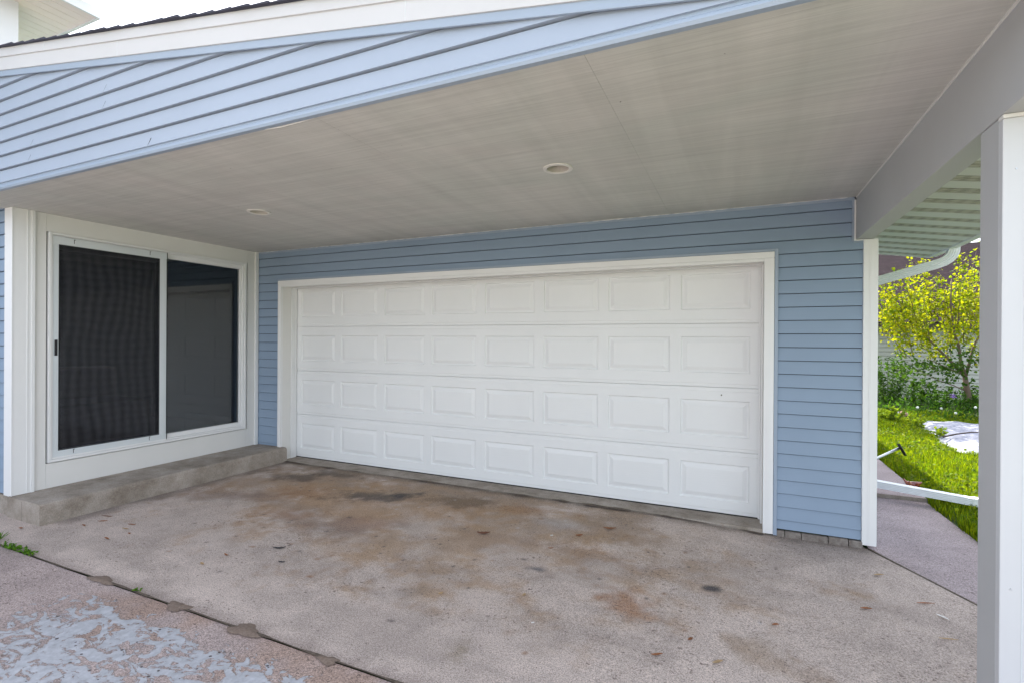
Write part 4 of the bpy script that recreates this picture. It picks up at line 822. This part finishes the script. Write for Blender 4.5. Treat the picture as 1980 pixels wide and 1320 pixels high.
tips = [(1703, 560), (1712, 545), (1728, 528), (1740, 518), (1736, 570), (1762, 500), (1775, 505), (1757, 540), (1790, 503), (1802, 540), (1818, 530), (1783, 560), (1826, 560), (1852, 482), (1862, 510), (1845, 550), (1872, 520), (1888, 485), (1892, 520), (1880, 560), (1905, 500), (1920, 530), (1930, 560), (1702, 600), (1715, 590)]
for (tx, ty) in tips:
    dep = random.uniform(-0.6, 0.6); bx = tx * 0.72 + 1845 * 0.28 + random.uniform(-8, 8); by = min(ty + random.uniform(80, 130), 690)
    shoots.append((pt3(bx, by, dep * 0.5), pt3(tx, ty, dep), 0.008, 1.0, 0.0))
for k in range(58):
    tx = random.uniform(1700, 1925); ty = random.uniform(560, 655); dep = random.uniform(-0.8, 0.7); dx_ = random.uniform(-25, 25)
    if tx < 1760: ty = random.uniform(560, 630)
    shoots.append((pt3(tx - dx_ + 15, ty + random.uniform(30, 60), dep), pt3(tx, ty, dep + random.uniform(-.2, .2)), 0.005, 1.25, 0.0))
for k in range(20):
    tx = random.uniform(1712, 1900); ty = random.uniform(655, 705); dep = random.uniform(-0.7, 0.3)
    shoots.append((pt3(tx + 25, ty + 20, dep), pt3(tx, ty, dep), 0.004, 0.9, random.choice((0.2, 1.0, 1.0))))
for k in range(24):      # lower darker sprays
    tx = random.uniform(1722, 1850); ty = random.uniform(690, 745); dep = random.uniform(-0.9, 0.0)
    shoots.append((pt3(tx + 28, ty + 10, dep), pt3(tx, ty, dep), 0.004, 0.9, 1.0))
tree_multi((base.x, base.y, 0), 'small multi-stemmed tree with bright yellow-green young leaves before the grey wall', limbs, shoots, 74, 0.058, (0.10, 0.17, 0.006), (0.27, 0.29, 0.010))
# a second tree standing beside the garage: it dapples the tarp and shows as the bright leaves over the neighbouring roof's end
def round_tree(loc, h, r_, nl, leafl, label, name='leafy_tree', c1=(0.06, 0.13, 0.015), c2=(0.16, 0.25, 0.02)):
    t = thing(name, loc, label, 'tree'); o = MB(); L = Vector(loc); c = L + Vector((0, 0, h - r_)); o.tube([L, L + Vector((0.05, 0, h * 0.3)), c], [0.09, 0.07, 0.04], 8)
    Ps = []; Ds = []
    for k in range(26):
        d = Vector((random.gauss(0, 1), random.gauss(0, 1), random.gauss(0.2, .9))).normalized() * r_ * random.uniform(0.45, 1.0); e = c + d; o.tube([c + Vector((0, 0, -r_ * 0.4)), c + d * 0.5, e], [0.03, 0.018, 0.006], 5)
        for q in range(nl // 26): p = e + Vector((random.gauss(0, 1), random.gauss(0, 1), random.gauss(0, .7))) * r_ * 0.2; Ps.append(p); Ds.append(Vector((random.gauss(0, 1), random.gauss(0, 1), random.gauss(-0.2, .6))))
    o.build('trunk', 'bark', t, smooth=True); n_ = len(Ps); leaves('crown', np.array(Ps), np.array(Ds), RNG.uniform(0.7, 1.3, n_) * leafl, colvar(n_, c1, c2, 0.2), parent=t, aspect=0.8)
round_tree((6.5, 9.4, -0.05), 6.1, 1.15, 1900, 0.085, 'leafy tree behind the garage corner, casting dappled shade on the tarp')
round_tree((23.5, 22.5, -0.05), 7.6, 2.6, 7000, 0.16, 'distant bright green tree above the plum roof', c1=(0.10, 0.18, 0.02), c2=(0.2, 0.28, 0.03))
round_tree((16.5, 24.5, -0.05), 6.6, 2.4, 5000, 0.16, 'distant tree behind the plum roof, farther left', c1=(0.10, 0.18, 0.02), c2=(0.2, 0.28, 0.03))

# neighbouring garage
NB = thing('neighbouring_garage', (12, 11.3, 0), 'low grey-sided garage with a plum shingle roof behind the small tree', 'garage')
o = MB(); siding(o, 'x', 11.3, -1, [(5.5, 19, -0.05, 1.83)], 0.02, 0.104, 0.020, 0.002, 0.016); o.build('wall', 'neighbour_siding', NB, recalc=False)
o = MB(); o.box(5.5, 19, 11.31, 15.5, -0.05, 1.95); o.build('wall_core', 'neighbour_siding', NB)
o = MB(); o.box(5.2, 19.3, 10.93, 10.96, 1.74, 1.88); o.build('eave_fascia', 'neighbour_fascia', NB)
o = MB(); o.box(5.2, 19.3, 10.96, 11.3, 1.80, 1.815); o.build('soffit', 'neighbour_siding', NB)
me = bpy.data.meshes.new('roof'); y0, z0, y1, z1 = 10.90, 1.87, 17.5, 4.75
bmr = MB(); rows = 62; L_ = math.hypot(y1 - y0, z1 - z0)
for k in range(rows):
    a = k / rows; b2 = (k + 1) / rows; ya_, za_ = y0 + (y1 - y0) * a, z0 + (z1 - z0) * a; yb2, zb2 = y0 + (y1 - y0) * b2, z0 + (z1 - z0) * b2
    bmr.quad((5.1, ya_, za_ + 0.016), (19.4, ya_, za_ + 0.016), (19.4, yb2, zb2 + 0.002), (5.1, yb2, zb2 + 0.002)); bmr.quad((5.1, ya_, za_ - 0.004), (19.4, ya_, za_ - 0.004), (19.4, ya_, za_ + 0.016), (5.1, ya_, za_ + 0.016))
ro = bmr.build('roof', 'shingle_purple', NB, recalc=False)
uvl = ro.data.uv_layers.new(name='uv'); row = L_ / rows
for poly in ro.data.polygons:
    for li in poly.loop_indices:
        v_ = ro.data.vertices[ro.data.loops[li].vertex_index].co; s = math.hypot(v_.y - y0, v_.z - z0); uvl.data[li].uv = (v_.x, round(s / row) * 0.115 + (0.003 if poly.index % 2 else 0))
o = MB(); o.quad((5.1, y1, z1), (19.4, y1, z1), (19.4, y1 + 6.5, 1.9), (5.1, y1 + 6.5, 1.9)); o.build('rear_roof_slope', 'shingle_purple', NB, recalc=False)

# tarp
X, Y = np.meshgrid(np.linspace(0, 1, 90), np.linspace(3.98, 6.8, 90)); xl = tarp_poly_l(Y) + 0.03 * np.sin(Y * 13); X = xl + X * (10.2 - xl)
Z = 0.0 + 0.05 * fbm(X, Y, 2.0) + 0.10 * np.abs(fbm(X + 7, Y, 3.5) - 0.5) + 0.03 * np.abs(fbm(X + 7, Y, 9) - 0.5); edge = np.minimum(np.minimum((X - xl) / 0.15, (Y - 3.98) / 0.15), 1); Z = Z * np.clip(edge, 0.0, 1) - 0.01
ob = colour_grid('tarp', X, Y, Z, np.ones(X.shape + (3,)) * 0.5, 'tarp'); del ob['kind']; sm = ob.modifiers.new('thick', 'SOLIDIFY'); sm.thickness = 0.003
tag(ob, 'crumpled white and blue tarp spread on the lawn by the bed', 'tarp')
o = MB(); a = Vector((7.76, 4.75, 0.07)); c = Vector((8.35, 5.25, 0.10)); o.tube([a, a.lerp(c, .35) + Vector((0, 0.01, .015)), a.lerp(c, .7) + Vector((0.01, 0, .02)), c], [0.012, 0.012, 0.010, 0.006], 6); tag(o.build('stick', 'stick', smooth=True), 'dark thin stick lying across the white tarp', 'stick')
# rod with dark head leaning out of the garage side
t = thing('scraper', (6.45, 2.3, 0.05), 'silver-handled tool with a flat dark head leaning out over the lawn edge', 'tool')
o = MB(); o.tube([(6.20, 2.0, 0.075), (6.50, 2.18, 0.21), (6.664, 2.28, 0.285)], 0.013, 10); o.build('handle', 'steel', t, smooth=True)
o = MB(); o.prism([(6.635, 2.25, 0.335), (6.66, 2.24, 0.34), (6.735, 2.36, 0.235), (6.71, 2.37, 0.23)], (0, 0, 0), (0.012, -0.03, -0.035)); o.build('head', 'black', t, bevel=0.003)
# red glossy bird-shaped ornament behind the extension pipe
def skin(name, mat, parent, vs, es, rs, sub=2):
    me = bpy.data.meshes.new(name); me.from_pydata(vs, es, []); ob = bpy.data.objects.new(name, me); COL.objects.link(ob); me.materials.append(M[mat])
    md = ob.modifiers.new('skin', 'SKIN'); md.use_smooth_shade = True
    for i, r_ in enumerate(rs): me.skin_vertices[0].data[i].radius = (r_, r_)
    me.skin_vertices[0].data[0].use_root = True
    s2 = ob.modifiers.new('sub', 'SUBSURF'); s2.levels = sub; s2.render_levels = sub
    if parent: ob.parent = parent
    return ob
bx, by, bz = 6.60, 1.62, 0.075
vs = [(bx, by, bz), (bx - 0.045, by, bz + 0.012), (bx - 0.062, by, bz + 0.045), (bx - 0.078, by, bz + 0.062), (bx + 0.04, by - .005, bz + 0.006), (bx + 0.075, by - 0.01, bz + 0.030), (bx + 0.10, by - 0.012, bz + 0.042), (bx + 0.055, by, bz - 0.03), (bx - 0.02, by, bz - 0.03)]
ob = skin('red_ornament', 'red', None, vs, [(0, 1), (1, 2), (2, 3), (0, 4), (4, 5), (5, 6), (4, 7), (1, 8)], [0.034, 0.022, 0.009, 0.016, 0.030, 0.018, 0.006, 0.016, 0.016])
C0 = Vector((bx, by, bz - 0.045))
for v_ in ob.data.vertices: v_.co = C0 + (v_.co - C0) * 0.8
for q in ob.data.skin_vertices[0].data: q.radius = (q.radius[0] * 0.8, q.radius[1] * 0.8)
tag(ob, 'small glossy red bird-like ornament lying behind the white downspout extension', 'ornament')

# ------------------------------------------------------------------ litter on the slab
M['rust'] = paint('rust_leaf', (0.34, 0.13, 0.05), 0.7, 0.3); M['brownleaf'] = paint('brown_leaf', (0.20, 0.085, 0.05), 0.7, 0.3); M['tan'] = paint('tan_leaf', (0.50, 0.34, 0.18), 0.7, 0.25); M['grey'] = paint('dark_chip', (0.07, 0.065, 0.07), 0.8, 0.3); M['chip'] = paint('white_chip', (0.8, 0.78, 0.75), 0.7, 0.05)
def litter(kind, px_xy, L, Wd, rot, mat, label, cat, curl=0.25):
    x, y = px_xy; z = float(gz(np.array(x), 0)) + 0.006; o = MB(); nseg = 8; c, s = math.cos(rot), math.sin(rot); rows_ = []
    for q in range(nseg + 1):
        t = q / nseg; u = (t - .5) * L; ww = Wd * 0.5 * (math.sin(math.pi * min(max(t, 0.04), 0.96)) ** 0.7) * (1 + 0.12 * math.sin(q * 2.7 + x * 9)); bend = 0.15 * L * math.sin(t * 3 + x); zc = z + curl * L * 0.35 * (abs(t - .5) * 2) ** 2
        r_ = []
        for e in (-1, 0, 1): uu, vv_ = u, e * ww + bend; r_.append((x + uu * c - vv_ * s, y + uu * s + vv_ * c, zc + (abs(e) * ww * 0.5)))
        rows_.append(r_)
    for q in range(nseg):
        for e in (0, 1): o.quad(rows_[q][e], rows_[q + 1][e], rows_[q + 1][e + 1], rows_[q][e + 1])
    ob = o.build(kind, mat, None, recalc=False, smooth=True); sm = ob.modifiers.new('t', 'SOLIDIFY'); sm.thickness = 0.0012
    return tag(ob, label, cat, 'bits of dry leaf and debris on the slab')
for a in [
    ('dry_leaf', (3.473, -0.963), 0.095, 0.035, 0.35, 'brownleaf', 'largest dark red-brown leaf, lying in the middle of the slab before the garage door', 'leaf'),
    ('dry_leaf', (4.27, -0.49), 0.09, 0.022, 0.0, 'rust', 'curled rust-coloured leaf close to the sill on the right half of the garage door', 'leaf'),
    ('dry_leaf', (4.107, -0.715), 0.05, 0.025, 0.3, 'rust', 'short rust-orange leaf beside the pale smudge, below the curled leaf near the sill', 'leaf'),
    ('dry_leaf', (4.802, -1.865), 0.05, 0.014, 0.2, 'rust', 'thin orange-brown leaf near the bottom edge, left of the tan one', 'leaf'),
    ('dry_leaf', (5.049, -1.791), 0.05, 0.016, 0.4, 'tan', 'tan leaf near the bottom edge below the large orange stain', 'leaf'),
    ('dry_leaf', (5.748, -0.967), 0.055, 0.018, 0.1, 'rust', 'smooth rust-brown leaf left of the white streak near the near post', 'leaf'),
    ('dry_leaf', (4.927, -1.671), 0.03, 0.016, 0.6, 'rust', 'small curled leaf loop right below the large orange stain', 'leaf'),
    ('dry_leaf', (5.909, -0.471), 0.06, 0.014, 0.35, 'tan', 'pale tan wood sliver below the garage corner trim', 'leaf'),
    ('twig', (6.052, -0.773), 0.09, 0.010, 0.25, 'rust', 'slim brown twig close to the side walk joint', 'twig'),
    ('twig', (6.04, -1.135), 0.08, 0.008, 0.1, 'tan', 'slim tan twig nearest the front post', 'twig'),
    ('paint_chip', (6.085, -0.90), 0.055, 0.014, -0.9, 'chip', 'white streak-shaped chip left of the front post', 'chip'),
    ('dry_leaf', (0.41, -2.30), 0.035, 0.016, 0.2, 'rust', 'tiny rust leaf at the foot of the step corner', 'leaf'),
    ('twig', (1.052, -1.92), 0.06, 0.012, 0.6, 'rust', 'upper of two parallel brown pods left of the slab centre', 'twig'),
    ('twig', (1.10, -1.99), 0.06, 0.012, 0.4, 'tan', 'lower of two parallel brown pods left of the slab centre', 'twig'),
    ('twig', (0.70, -1.90), 0.09, 0.012, 0.5, 'brownleaf', 'dark twig lying against the foot of the long step', 'twig'),
    ('twig', (0.78, -1.97), 0.06, 0.012, 0.9, 'rust', 'short brown pod just beyond the twig at the foot of the step', 'twig'),
    ('dry_leaf', (0.754, -2.08), 0.045, 0.014, 0.1, 'rust', 'small rust leaf between the step corner and the brown pods', 'leaf'),
    ('dry_leaf', (1.18, -2.148), 0.055, 0.014, 0.2, 'rust', 'long orange leaf on the left part of the slab, above the weeds', 'leaf'),
    ('dry_leaf', (1.22, -2.03), 0.03, 0.014, 0.2, 'rust', 'tiny orange leaf directly below the pair of brown pods', 'leaf'),
    ('dry_leaf', (2.143, -2.126), 0.04, 0.018, 0.1, 'tan', 'tan curled leaf midway along the slab above the front joint', 'leaf'),
    ('dry_leaf', (2.157, -1.977), 0.045, 0.012, 0.1, 'rust', 'thin orange leaf just above the tan curled leaf', 'leaf'),
    ('bark_flake', (2.374, -1.761), 0.08, 0.022, 0.8, 'grey', 'larger dark grey flake left of the orange-brown stains', 'flake'),
    ('bark_flake', (2.56, -1.905), 0.045, 0.014, 0.5, 'grey', 'small dark grey flake below the larger dark flake', 'flake'),
    ('dry_leaf', (3.657, -1.822), 0.028, 0.018, 0.9, 'tan', 'small yellow-tan curled leaf low in the centre of the slab', 'leaf'),
    ('dry_leaf', (4.074, -1.647), 0.028, 0.016, 1.1, 'tan', 'small yellow-tan upright curled leaf right of the central one', 'leaf'),
    ('dry_leaf', (3.997, -1.004), 0.035, 0.010, 0.2, 'rust', 'tiny orange leaf curl in the middle distance, right of the largest leaf', 'leaf'),
    ('paint_chip', (4.217, -1.877), 0.014, 0.010, 0.0, 'chip', 'tiny white chip low in the centre of the slab', 'chip'),
    ('paint_chip', (3.93, -0.80), 0.022, 0.014, 0.4, 'chip', 'small white chip by the pale smudge', 'chip'),
    ('dry_leaf', (5.30, -1.341), 0.035, 0.016, 0.2, 'rust', 'small brown leaf alone on the right part of the slab', 'leaf')]:
    litter(*a)
# weeds in the front joint
def weed(loc, r_, n_, ll, label, asp=0.6, up=0.4):
    P = np.array(loc) + RNG.normal(size=(n_, 3)) * np.array((r_, r_ * 0.28, 0.004)); P[:, 2] = np.abs(P[:, 2] - 0.002) + 0.004; D = RNG.normal(size=(n_, 3)); D[:, 2] = np.abs(D[:, 2]) * up + 0.1
    ob = leaves('weed', P, D, RNG.uniform(0.6, 1.2, n_) * ll, colvar(n_, (0.06, 0.16, 0.02), (0.13, 0.27, 0.03), 0.2), aspect=asp); tag(ob, label, 'weed', 'weeds growing in the slab joint')
weed((0.80, -2.49, 0), 0.06, 110, 0.019, 'broader clump of green weeds at the left end of the slab joint')
weed((1.00, -2.49, 0), 0.035, 70, 0.017, 'smaller green weed clump just right of the broad one')
weed((2.14, -2.49, 0), 0.014, 22, 0.015, 'tiny green sprout between the two left mud humps')
weed((0.56, -2.47, 0), 0.008, 18, 0.065, 'wispy upright grass tuft at the far left of the joint', 0.08, 1.6)
